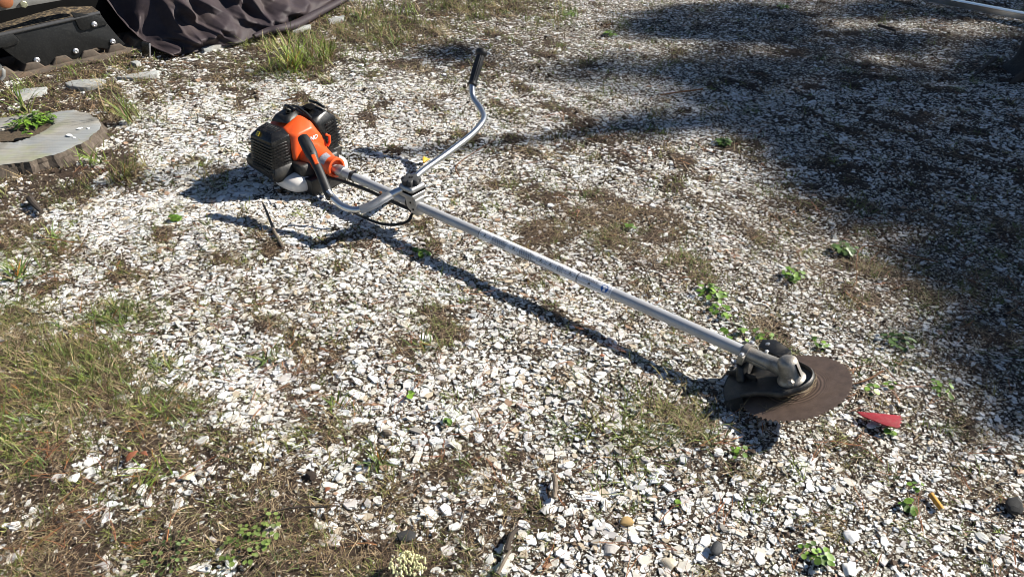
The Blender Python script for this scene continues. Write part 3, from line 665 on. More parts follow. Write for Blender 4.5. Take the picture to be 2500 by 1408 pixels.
    for j in range(nv + 1):
        ph = -math.pi / 2 + math.pi * j / nv
        for i in range(nu):
            th = 2 * math.pi * i / nu
            vs.append((-.135 + .082 * sp(math.cos(ph), .55) * sp(math.cos(th), .6), -.006 + .124 * sp(math.cos(ph), .55) * sp(math.sin(th), .6), .036 + .035 * sp(math.sin(ph), .75)))
    for j in range(nv):
        for i in range(nu): fs.append((j * nu + i, j * nu + (i + 1) % nu, (j + 1) * nu + (i + 1) % nu, (j + 1) * nu + i))
    B(MB().add(vs, fs), 'fuel_tank', M['tank'], smooth=180)
    B(MB().tube(spline([(-.10, -.07, .06), (-.075, -.075, .045), (-.05, -.06, .02), (-.045, -.03, .008)], 5), .008, 8), 'tank_guard', M['blackd'])
    hull('stand', [(x, y, z) for x in (-.088, -.035) for y in (-.082, .06) for z in (.003, .060)], M['blackd'], root, .004)  # black stand, enlarged to also fill the shadow beside the tank
    # ---- clamp
    def rbox(name, c, d, m, bev=.004, parent=root): return hull(name, [(c[0] + a * d[0] / 2, c[1] + b * d[1] / 2, c[2] + e * d[2] / 2) for a in (-1, 1) for b in (-1, 1) for e in (-1, 1)], m, parent, bev)
    KX0 = .362
    lower = hull('clamp_bracket', [(KX0 - .022, -.020, .112), (KX0 + .024, -.020, .112), (KX0 - .022, .022, .112), (KX0 + .024, .022, .112), (KX0 - .016, -.0195, .078), (KX0 + .024, -.0195, .072), (KX0 - .016, .02, .07), (KX0 + .024, .02, .066), (KX0 + .004, -.012, .052), (KX0 + .024, -.012, .052), (KX0 + .004, .014, .050), (KX0 + .024, .014, .050)], M['cast'], root, .005)
    for zz, xx in ((.098, KX0 + .004), (.078, KX0 + .014), (.068, KX0 + .0)):
        B(MB().lathe([(0, .0035), (.0015, .0035), (.0016, .002)], (xx, -.0195, zz), (0, -1, 0), 12), 'bolt_hole_shade', M['dark'], lower)  # black discs on the surface, painted as shaded holes
    hull('clamp_lower_jaw', [(KX0 - .006 + a * .029, .001 + b * .031, .129) for a in (-1, 1) for b in (-1, 1)] + [(KX0 - .004 + a * .025, .001 + b * .024, .108) for a in (-1, 1) for b in (-1, 1)], M['cast'], root, .006)
    rbox('clamp_gap_shade', (KX0 - .006, .001, .1312), (.056, .058, .004), M['dark'], .0005)  # black slab imitating the shade between the jaws
    rbox('clamp_upper_jaw', (KX0 - .006, .001, .1425), (.058, .062, .019), M['cast'], .0085)
    kc = Vector((KX0 - .008, .001, .152)); n7 = 56; prof = []
    kb = MB(); vs = []; fs = []
    for hgt, sc in ((0, .88), (.003, .98), (.012, 1.0), (.0165, .93), (.018, .80)):
        for k in range(n7):
            a = 2 * math.pi * k / n7; r = (.0272 + .0045 * math.cos(7 * a) - .0012 * math.cos(14 * a)) * sc
            vs.append(kc + Vector((math.cos(a) * r, math.sin(a) * r, hgt)))
    for j in range(4):
        for k in range(n7): fs.append((j * n7 + k, j * n7 + (k + 1) % n7, (j + 1) * n7 + (k + 1) % n7, (j + 1) * n7 + k))
    fs += [tuple(range(n7 - 1, -1, -1)), tuple(range(4 * n7, 5 * n7))]
    kn = B(kb.add(vs, fs), 'clamp_knob', M['knob'], smooth=40)
    B(MB().lathe([(.0005, .0062), (.0014, .0062), (.0014, .0042), (.0006, .0040)], kc + Vector((0, 0, .0173)), (0, 0, 1), 18), 'knob_hole_shade', M['dark'], kn)  # shade of the knob's centre hole, put in as a black ring
    rbox('cable_clip', (KX0 - .048, -.004, .108), (.022, .02, .012), M['cast'], .003)
    # ---- handlebar
    left = [(KX0 - .01, .0, .134), L(970, 467, .13), L(915, 497, .115), L(872, 512, .1), L(840, 505, .095), L(815, 485, .105), L(800, 467, .122)]
    right = [(KX0 - .01, .0, .134), L(1020, 427, .14), L(1095, 372, .162), L(1155, 325, .178), L(1181, 290, .186), L(1172, 264, .191), L(1155, 238, .206), L(1152, 206, .241)]
    pl = spline(left, 7); pr = spline(right, 7)
    B(MB().tube(list(reversed(pr))[:-1] + pl, .0102, 16), 'handlebar', M['alu'], smooth=60)
    # sleeve bracket on the near bar
    sl = [L(952, 476, .128), L(930, 489, .121), L(905, 503, .111), L(880, 512, .103)]
    ps = spline(sl, 5)
    br = B(MB().tube(ps, [.0150] * len(ps), 16, sx=.80, up=Vector((0, 0, 1))), 'bar_sleeve', M['cast'], smooth=50)
    B(MB().tube(ps, [.0215] * len(ps), 12, sx=.20, up=Vector((0, 0, 1))), 'sleeve_flange', M['cast'], br, smooth=50)
    for x, y, z in ((945, 473, .133), (929, 469, .127), (882, 503, .112), (868, 499, .107)):
        B(MB().lathe([(0, .0042), (.004, .0046), (.006, .003)], L(x, y, z) - Vector((0, 0, .004)), (.1, -.1, 1), 8), 'rusty_screw', M['rust'], br)
    # throttle grip (near)
    g0, g1 = L(800, 468, .120), L(738, 333, .232); ax = (g1 - g0); Ln = ax.length; ax.normalize()
    upv = Vector((1.0, -.45, .55)); 
    def gp(t): return g0 + ax * Ln * t + Vector((.004, 0, .006)) * math.sin(math.pi * t)
    ts = [-.06, 0, .03, .06, .2, .38, .5, .58, .62, .66, .8, .92, .98, 1.0]; rs = [.0128, .0136, .0142, .0138, .0134, .0134, .0138, .0150, .0172, .0186, .0192, .0186, .0165, .011]
    tg = B(MB().tube([gp(t) for t in ts], rs, 18, sx=.82, up=upv), 'throttle_grip', M['rubber'], smooth=60)
    n_ = (upv - ax * upv.dot(ax)).normalized(); w_ = ax.cross(n_)
    def onp(t, a, h): return gp(t) + w_ * a + n_ * h
    hull('throttle_switch', [onp(t, a, h) for t in (.43, .60) for a in (-.0062, .0062) for h in (.009, .0150)], M['orange2'], tg, .0022)
    hull('grip_seam', [onp(t, a, h) for t in (.64, .96) for a in (-.0006, .0006) for h in (.012, .0162)], M['blackd'], tg, 0)
    hull('throttle_lever', [onp(.25, -.004, -.012), onp(.25, .004, -.012), onp(.55, -.005, -.028), onp(.55, .005, -.028), onp(.68, .005, -.014), onp(.68, -.005, -.014)], M['black'], tg, .002)
    B(MB().lathe([(0, .0112), (0, .0128), (.008, .0128), (.008, .0112)], g0 - ax * .024, ax, 18), 'bar_band', M['rubber'])
    # plain grip (far)
    h0, h1 = L(1152, 209, .238), L(1177, 124, .33); ax2 = (h1 - h0); L2 = ax2.length; ax2.normalize()
    ts = [0, .02, .05, .08, .12, .3, .5, .7, .84, .87, .90, .97, 1.0]; rs = [.0135, .0158, .0158, .0140, .0136, .0152, .0162, .0150, .0142, .0175, .0205, .0208, .0185]
    B(MB().tube([h0 + ax2 * L2 * t for t in ts], rs, 48, ridge=lambda k, i: (1 - (.075 if (k % 4 < 1) else 0)) if 3 < i < 9 else 1), 'handle_grip', M['rubber'], smooth=40)
    # ---- throttle cables
    def conduit(pts, r, name, ribs=True):
        P = spline(pts, 20); rad = [r * (1 + (.2 if i % 2 else -.16)) if ribs else r for i in range(len(P))]
        B(MB().tube(P, rad, 10), name, M['rubber'], smooth=70)
    conduit([(.362, .006, .058), L(1005, 524, .042), L(998, 538, .034), L(975, 547, .030), L(940, 548, .030), L(905, 538, .034), L(875, 524, .044), L(845, 510, .060), L(815, 492, .075), L(800, 470, .1)], .0042, 'throttle_cable')
    conduit([(-.05, -.03, .055), (.06, -.014, .060), (.16, -.008, .062), (.26, -.006, .060), (.35, -.002, .058)], .0055, 'shaft_cable', False)
    conduit([(-.05, .045, .075), (.03, .030, .072), (.08, .015, .0965), (.09, .004, .0985)], .004, 'ignition_lead', False)
    # ---- gearbox, blade and guard, built in the blade's own frame
    t = R(24); ro = R(4)
    nb = Vector((-math.sin(t), 0, math.cos(t))); nb = (nb * math.cos(ro) + Vector((0, -1, 0)) * math.sin(ro)).normalized()
    e1 = Vector((math.cos(t), 0, math.sin(t))); e1 = (e1 - nb * e1.dot(nb)).normalized(); e2 = nb.cross(e1)
    bc = Vector((1.558, -.013, .0615))
    W = lambda a, b, h: bc + e1 * a + e2 * b + nb * h
    BR, NT = .1235, 66; ring = []
    for k in range(NT):
        a = 2 * math.pi * k / NT; da = 2 * math.pi / NT
        ring += [(BR - .0062, a), (BR - .0054, a + da * .30), (BR, a + da * .68), (BR - .0030, a + da * .84)]
    top = [(r * math.cos(a), r * math.sin(a)) for r, a in ring]; nR = len(top)
    bm_ = bmesh.new()
    rings = []
    for h in (-.0008, .0008):
        rings.append([bm_.verts.new((x, y, h)) for x, y in top])
        rings.append([bm_.verts.new((x * .72, y * .72, h)) for x, y in top])
        rings.append([bm_.verts.new((.0125 * math.cos(a), .0125 * math.sin(a), h)) for r, a in ring])
    for h in (0, 3):
        for j in (0, 1):
            for k in range(nR): bm_.faces.new((rings[h + j][k], rings[h + j][(k + 1) % nR], rings[h + j + 1][(k + 1) % nR], rings[h + j + 1][k]))
    for j in (0, 2):
        for k in range(nR): bm_.faces.new((rings[j][k], rings[j][(k + 1) % nR], rings[j + 3][(k + 1) % nR], rings[j + 3][k]))
    bmesh.ops.recalc_face_normals(bm_, faces=bm_.faces); sme = bpy.data.meshes.new('saw_blade'); bm_.to_mesh(sme); bm_.free()
    sb = link('saw_blade', sme, M['saw'], root)
    Rm = Matrix((e1, e2, nb)).transposed(); sb.matrix_local = Matrix.Translation(bc) @ Rm.to_4x4()
    B(MB().lathe([(.001, .034), (.004, .034), (.006, .030), (.010, .026), (.014, .026)], bc, nb, 30), 'blade_flange', M['gear'])
    gb = MB().lathe([(.012, .029), (.018, .0315), (.023, .0308), (.026, .0272), (.030, .0255), (.038, .0238), (.050, .0228), (.064, .0217), (.071, .0200), (.0755, .0150), (.0785, .007)], bc, nb, 36)
    g = B(gb, 'gearbox', M['gear'], smooth=50)
    nk = [Vector((1.425, 0, TZ)), Vector((1.45, 0, TZ)), Vector((1.485, 0, TZ + .001)), Vector((1.515, -.004, TZ + .005)), W(.004, 0, .036)]
    B(MB().tube(spline(nk, 4), [.0172] * 6 + [.0176] * 5 + [.0186] * 2 + [.0195] * 4, 24), 'gearbox_neck', M['gear'], g, smooth=60)
    B(MB().box((1.466, -.0165, TZ - .004), (.055, .006, .008)), 'neck_slot', M['gear'], g, bevel=.001)
    q = W(.012, -.031, .034)
    B(MB().lathe([(-.006, .0085), (.004, .0085), (.005, .0075), (.008, .006)], q, (nb * .35 - e2 * .8 + e1 * .25), 6), 'grease_plug', M['gear'], g, bevel=.0008)
    B(MB().tube([W(.0205, -.006, .066), W(.0255, -.008, .036)], .0018, 6), 'groove_shade', M['dark'], g)  # dark tube on the casting, drawn as the shade in a groove
    cr = B(MB().lathe([(0, .0185), (0, .0215), (.013, .0215), (.013, .0185)], (1.428, 0, TZ), (1, 0, 0), 28), 'guard_clamp', M['gear'])
    for sy in (-1, 1):
        B(MB().box((1.4345, sy * .0265, TZ - .002), (.014, .012, .022)), 'clamp_lug', M['gear'], cr, bevel=.002)
        B(MB().lathe([(0, .0055), (.006, .0055), (.0075, .0035)], (1.4345, sy * .0265, TZ + .0085), (0, 0, 1), 6), 'clamp_bolt', M['steel'], cr)
    B(MB().lathe([(0, .004), (.008, .004), (.009, .0025)], (1.475, .010, TZ + .013), (0, .3, 1), 6), 'neck_bolt', M['steel'], g)
    # guard
    outer = []
    for k in range(15):
        a = R(221 - k * (221 - 136) / 14); outer.append((.150 * math.cos(a), .150 * math.sin(a)))
    near = [(.0, -.060), (-.030, -.062), (-.058, -.066), (-.086, -.078)]
    farr = [(-.098, .098), (-.060, .082), (-.030, .066), (-.006, .056)]
    fr = [(.044 * math.cos(R(a)), .047 * math.sin(R(a))) for a in range(62, -80, -18)]
    poly = near + outer + farr + fr
    gd = B(MB().prism([W(a, b, .016 if math.hypot(a, b) < .11 else .013) for a, b in poly], nb * .004), 'blade_guard', M['guard'], smooth=40, bevel=.001)
    # skirt along the outer rear arc, dropping towards the ground, and a rim round the front
    sk = MB(); vs = []; fs = []
    skp = [near[-1]] + outer
    for i, (a, b) in enumerate(skp):
        dn = .010 + .018 * max(0, 1 - i / 9.0); k = 1.06
        for s_, hh in ((1.0, .018), (1.012, .0), (k, -dn * .8), (k - .02, -dn * .8), (.985, .002), (.975, .014)): vs.append(W(a * s_, b * s_, hh))
    for i in range(len(skp) - 1):
        for j in range(6): fs.append((i * 6 + j, i * 6 + (j + 1) % 6, (i + 1) * 6 + (j + 1) % 6, (i + 1) * 6 + j))
    fs += [tuple(range(6)), tuple(range((len(skp) - 1) * 6 + 5, (len(skp) - 1) * 6 - 1, -1))]
    B(sk.add(vs, fs), 'guard_skirt', M['guard'], gd, smooth=40)
    rim = [W(a, b, .024) for a, b in list(reversed(fr)) ] 
    rimp = [W(a, b, .021) for a, b in ([farr[2], farr[3]] + fr + near)]
    B(MB().tube(spline(rimp, 3), .0032, 8, sx=2.3, up=nb), 'guard_rim', M['guard'], gd, smooth=50)
    B(MB().prism([W(-.155, -.004, .018), W(-.075, -.020, .018), W(-.075, -.020, .030), W(-.125, -.008, .034), W(-.155, -.004, .026)], e2 * .006), 'guard_rib', M['guard'], gd, bevel=.001)
    B(MB().prism([W(-.098, .05, .018), W(-.055, .052, .018), W(-.055, .052, .040), W(-.098, .05, .036)], e2 * .004), 'guard_rib', M['guard'], gd, bevel=.001)
    hull('guard_mount', [(1.428, -.03, .062), (1.445, -.03, .062), (1.428, .03, .062), (1.445, .03, .062), W(-.10, -.03, .019), W(-.12, -.03, .019), W(-.10, .04, .019), W(-.12, .04, .019)], M['guard'], gd, .003)
    tab = B(MB().prism([W(-.120, .098, .020), W(-.045, .060, .020), W(-.035, .090, .022), W(-.085, .125, .024), W(-.118, .122, .026)], nb * .010), 'guard_tab', M['guard'], gd, bevel=.002)
    B(MB().lathe([(0, .0055), (.005, .005), (.006, .003)], W(-.098, .105, .031), nb, 8), 'guard_screw', M['steel'], gd)
    # straw wound round the spindle
    sw = MB(); rs_ = random.Random(5)
    for k in range(9):
        a0 = rs_.uniform(-2.6, -.2); r0 = rs_.uniform(.036, .05); pts = []
        for i in range(7): a = a0 + i * .28; pts.append(W(r0 * math.cos(a) + rs_.uniform(-.003, .003), (r0 + .012) * math.sin(a), .006 + rs_.uniform(0, .014)))
        sw.tube(pts, .0004, 4)
    for k in range(3): sw.tube(spline([W(-.05 + k * .02, -.075, .004), W(-.02, -.088 - .006 * k, .004), W(.01 + .01 * k, -.06, .012)], 4), .0004, 4)
    B(sw, 'wound_straw', mat('straw', (.26, .19, .10), .7, var=.3), gd)
    return root
build_cutter()

# ------------------------------------------------------------------ stump
def build_stump():
    root = empty('tree_stump', (_sc.x, _sc.y, 0)); tag(root, 'low sawn tree stump with grey green stained top and a hollow full of weeds', 'tree stump')
    o3 = Vector((_sc.x, _sc.y, 0))
    hol = [(-40, 325), (0, 314), (30, 302), (60, 291), (85, 287), (104, 287), (134, 297), (121, 310), (94, 325), (57, 340), (32, 346), (-10, 345)]
    H = [at(x, y, STUMP_Z) - stump_c for x, y in hol]; O = [p - stump_c for p in OUTL]
    def radial(poly, n):
        out = []
        for k in range(n):
            a = 2 * math.pi * k / n; d = Vector((math.cos(a), math.sin(a), 0)); best = None
            for i in range(len(poly)):
                p, q = poly[i], poly[(i + 1) % len(poly)]; e = q - p; den = d.x * e.y - d.y * e.x
                if abs(den) < 1e-9: continue
                t = (p.x * e.y - p.y * e.x) / den; s = (p.x * d.y - p.y * d.x) / den
                if t > 0 and -1e-6 <= s <= 1 + 1e-6: best = t if best is None else max(best, t)
            out.append(best or .1)
        return out
    n = 144; ro = radial(O, n); ri = radial(H, n); rr = random.Random(2)
    ro = [a * (1 + .010 * math.sin(k * .8) + .008 * math.sin(k * 2.3 + 1) + rr.uniform(-.008, .008)) for k, a in enumerate(ro)]
    ri = [min(a * (1 + rr.uniform(-.05, .05)), b * .9) for a, b in zip(ri, ro)]
    def ringpts(r, z): return [Vector((stump_c.x + math.cos(2 * math.pi * k / n) * r[k], stump_c.y + math.sin(2 * math.pi * k / n) * r[k], z[k] if hasattr(z, '__len__') else z)) - o3 for k in range(n)]
    rows = [ringpts([r * .72 for r in ri], STUMP_Z - .045), ringpts([r * (.93 + .05 * math.sin(k * 1.7)) for k, r in enumerate(ri)], STUMP_Z - .018), ringpts(ri, STUMP_Z - .003)]
    for f in (.08, .3, .55, .8, .97): rows.append(ringpts([a + (b - a) * f for a, b in zip(ri, ro)], [STUMP_Z + math.sin(k * .35) * .0012 + rr.uniform(-.0006, .0006) for k in range(n)]))
    rows.append(ringpts(ro, STUMP_Z - .0012))
    vs = [p for r_ in rows for p in r_]; fs = [(j * n + k, j * n + (k + 1) % n, (j + 1) * n + (k + 1) % n, (j + 1) * n + k) for j in range(len(rows) - 1) for k in range(n)]
    fs.append(tuple(range(n - 1, -1, -1)))
    m = bpy.data.materials.new('weathered_stump_top'); m.use_nodes = True; t = m.node_tree; N = t.nodes; K = t.links; b = N['Principled BSDF']; b.inputs['Roughness'].default_value = .8
    tc = N.new('ShaderNodeTexCoord')
    def noise(s, d=6): q = N.new('ShaderNodeTexNoise'); q.inputs['Scale'].default_value = s; q.inputs['Detail'].default_value = d; K.new(tc.outputs['Object'], q.inputs['Vector']); return q.outputs[0]
    def mix(f, a, c, lo, hi):
        mr = N.new('ShaderNodeMapRange'); mr.inputs[1].default_value = lo; mr.inputs[2].default_value = hi; K.new(f, mr.inputs[0])
        x = N.new('ShaderNodeMix'); x.data_type = 'RGBA'; K.new(mr.outputs[0], x.inputs[0])
        if isinstance(a, tuple): x.inputs[6].default_value = (*a, 1)
        else: K.new(a, x.inputs[6])
        x.inputs[7].default_value = (*c, 1); return x.outputs[2]
    c = mix(noise(14, 9), (.21, .20, .175), (.33, .31, .27), .35, .65)
    c = mix(noise(6.5, 5), c, (.265, .275, .275), .52, .66)
    mp = N.new('ShaderNodeMapping'); mp.inputs['Location'].default_value = (3, 1, 0); K.new(tc.outputs['Object'], mp.inputs[0])
    q = N.new('ShaderNodeTexNoise'); q.inputs['Scale'].default_value = 7; q.inputs['Detail'].default_value = 7; K.new(mp.outputs[0], q.inputs['Vector'])
    c = mix(q.outputs[0], c, (.275, .285, .17), .50, .66)
    wv = N.new('ShaderNodeTexWave'); wv.wave_type = 'RINGS'; wv.rings_direction = 'Z'; wv.inputs['Scale'].default_value = 38; wv.inputs['Distortion'].default_value = 3; wv.inputs['Detail'].default_value = 3; K.new(tc.outputs['Object'], wv.inputs['Vector'])
    mu = N.new('ShaderNodeMix'); mu.data_type = 'RGBA'; mu.blend_type = 'MULTIPLY'; mu.inputs[0].default_value = .07; K.new(c, mu.inputs[6]); K.new(wv.outputs['Color'], mu.inputs[7])
    mp2 = N.new('ShaderNodeMapping'); mp2.inputs['Rotation'].default_value = (0, 0, R(-50)); mp2.inputs['Scale'].default_value = (4, 60, 1); K.new(tc.outputs['Object'], mp2.inputs[0])
    sw = N.new('ShaderNodeTexNoise'); sw.inputs['Scale'].default_value = 1.4; sw.inputs['Detail'].default_value = 4; K.new(mp2.outputs[0], sw.inputs['Vector'])
    mu2 = N.new('ShaderNodeMix'); mu2.data_type = 'RGBA'; mu2.blend_type = 'MULTIPLY'; mu2.inputs[0].default_value = .10
    rg = N.new('ShaderNodeMapRange'); rg.inputs[1].default_value = .35; rg.inputs[2].default_value = .6; K.new(sw.outputs[0], rg.inputs[0]); K.new(mu.outputs[2], mu2.inputs[6]); K.new(rg.outputs[0], mu2.inputs[7])
    K.new(mu2.outputs[2], b.inputs['Base Color'])
    bp = N.new('ShaderNodeBump'); bp.inputs['Strength'].default_value = .5; bp.inputs['Distance'].default_value = .002; K.new(rg.outputs[0], bp.inputs['Height']); K.new(bp.outputs[0], b.inputs['Normal'])
    MB().add(vs, fs).build('sawn_top', m, root, 40)
    # bark skirt
    rows = []
    for z, f in ((STUMP_Z - .0014, 1.0), (STUMP_Z - .014, 1.012), (.022, 1.02), (.006, 1.04), (-.02, 1.07)):
        rows.append([Vector((stump_c.x + math.cos(2 * math.pi * k / n) * ro[k] * (f + rr.uniform(-.022, .022) * (f > 1.001) + .025 * math.sin(k * .9 + math.sin(k * .37) * 2) * (1.2 - z / STUMP_Z)), stump_c.y + math.sin(2 * math.pi * k / n) * ro[k] * (f + rr.uniform(-.012, .012) + .02 * math.sin(k * .9) * (1 - z / STUMP_Z)), z)) - o3 for k in range(n)])
    vs = [p for r_ in rows for p in r_]; fs = [(j * n + k, j * n + (k + 1) % n, (j + 1) * n + (k + 1) % n, (j + 1) * n + k) for j in range(4) for k in range(n)]
    MB().add(vs, fs).build('bark', M['bark'], root, 12)
build_stump()
hf = MB(); hp = [at(x, y, .030) for x, y in ((-45, 326), (0, 313), (60, 290), (104, 286), (136, 298), (121, 312), (94, 327), (57, 342), (-10, 347))]
hc = sum(hp, Vector()) / len(hp); hf.add([Vector((0, 0, .004))] + [p - hc for p in hp], [(0, 1 + k, 1 + (k + 1) % 9) for k in range(9)])
ho = hf.build('hollow_soil', mat('hollow_soil', (.07, .05, .03), .95, var=.6, scale=120, bump=.8, bscale=150), None, 40); ho.location = hc; ho['kind'] = 'stuff'

# ------------------------------------------------------------------ machine under the cover
_mA = at(60, 182, 0); _mB = at(330, 122, 0); _md = (_mB - _mA).normalized(); _mn = Vector((_md.y, -_md.x, 0))     # towards the camera
def mpl(x, y, off=0.0):                     # photo point on the vertical side plane of the machine
    o = _mA + _mn * off; d = Vector(ray(x, y)); t = (o - Vector((0, 0, CAM_H))).dot(_mn) / d.dot(_mn)
    return Vector((0, 0, CAM_H)) + d * t
def build_machine():
    root = empty('tracked_machine', _mA); tag(root, 'black tracked machine with bolted side plate under a fabric cover', 'machine')
    P = lambda pts, off=0.: [mpl(x, y, off) - _mA for x, y in pts]
    side = [(-120, 128), (0, 85), (100, 58), (243, 31), (263, 60), (290, 92), (306, 108), (297, 115), (280, 121), (262, 121), (250, 118), (236, 117), (224, 121), (214, 131), (200, 139), (183, 144), (165, 144), (150, 141), (140, 140), (131, 146), (122, 157), (108, 165), (92, 168), (75, 167), (60, 158), (30, 137), (0, 115), (-60, 150), (-120, 190)]
    pl_ = MB().prism(P(side), -_mn * .012).build('side_panel', M['panel'], root, 30, .003)
    top = [mpl(-120, 128) - _mA, mpl(0, 85) - _mA, mpl(243, 31) - _mA]
    back = -_mn * .16 + Vector((0, 0, .012))
    tp = MB().add([top[0], top[1], top[2], top[2] + back * .55, top[2] - _md * .12 + back, top[0] + back], [(0, 1, 2, 3, 4, 5)]); 
    tp.v = [(a, b, c + .004) for a, b, c in tp.v]; MB().prism([Vector(v) for v in tp.v], (0, 0, -.01)).build('top_plate', M['dirty'], root, 30, .002)
    MB().tube([top[0] + Vector((0, 0, -.002)), top[1] + Vector((0, 0, -.002)), top[2] + Vector((0, 0, -.002))], .009, 10).build('folded_edge', mat('lit_edge', (.06, .06, .062), .35, var=.2, scale=60), pl_, 60)  # paler than the panel: light caught on the crease, put into the colour
    for q in ([(172, 22), (243, 31), (263, 60), (205, 75), (198, 74), (193, 69), (181, 44)], [(-60, 100), (30, 74), (48, 100), (45, 107), (12, 118), (4, 116), (-60, 150)]):
        qq = [(x, y + (8 if i in (0, 1) else 0)) for i, (x, y) in enumerate(q)]
        MB().prism(P(qq, .008), -_mn * .0075).build('overlap_plate', M['panel'], root, 30, .0025)
    for x, y in ((90, 147), (185, 125), (275, 102), (230, 60)):
        MB().lathe([(0, .0132), (.003, .0130), (.0055, .0100), (.0075, .0055), (.0062, .004)], mpl(x, y, .002 if y != 60 else .009) - _mA, _mn, 20).build('bolt', M['steel'], root, 50)
    # track belt on the ground, lugs above it
    a0 = -_md * 1.0; a1 = (_mB - _mA) + _md * .10
    tb = MB(); w = .05
    tb.prism([a0 + _mn * .04 + Vector((0, 0, -.01)), a1 + _mn * .04 + Vector((0, 0, -.01)), a1 + _mn * .034 + Vector((0, 0, .016)), a0 + _mn * .034 + Vector((0, 0, .016))], -_mn * .35)
    belt = tb.build('track_belt', M['track'], root, 30, .006)
    ln = (a1 - a0).length
    for k in range(13):
        c = a0 + _md * (ln * (k + .5) / 13)
        hull('track_lug', [c + _md * s * f + _mn * o + Vector((0, 0, z)) for s in (-1, 1) for (f, z) in ((.05, .012), (.022, .046)) for o in (.012, -.14)], M['track'], belt, .005, 2)
    MB().prism([a0 + _mn * -.26 + Vector((0, 0, .02)), a1 + _mn * -.26 + _md * .8 + Vector((0, 0, .02)), a1 + _mn * -.26 + _md * .8 + Vector((0, 0, .62)), a0 + _mn * -.26 + Vector((0, 0, .62))], -_mn * .7).build('chassis_shade', M['dark'], root, 30)  # black box for the machine body, painting the shaded void behind the panel
    fpts = [mpl(x, y, .04) - _mA for x, y in ((-80, 42), (0, 28), (160, 0), (230, -12), (230, -34), (60, -3), (-80, 4))]
    fm = MB().prism(fpts, -_mn * .04).build('frame_bar', M['greyp'], root, 30, .004)
    MB().lathe([(0, .016), (.008, .016), (.010, .012)], mpl(57, 11, .042) - _mA, _mn, 6).build('frame_bolt', mat('dull_brass_bolt', (.30, .30, .20), .45, .5, var=.3, scale=90), fm, 30, .001)
    MB().tube([mpl(x, y, .055) - _mA for x, y in ((-25, 200), (-8, 178), (3, 160), (9, 172), (9, 186), (2, 196))], .008, 10).build('hose', M['greyp'], root, 60)
    MB().lathe([(0, .03), (.03, .03), (.035, .022)], mpl(8, 0, .045) - _mA, _mn, 18).build('copper_fitting', mat('copper_brown', (.35, .13, .06), .45, .3, var=.2), root, 40)
build_machine()

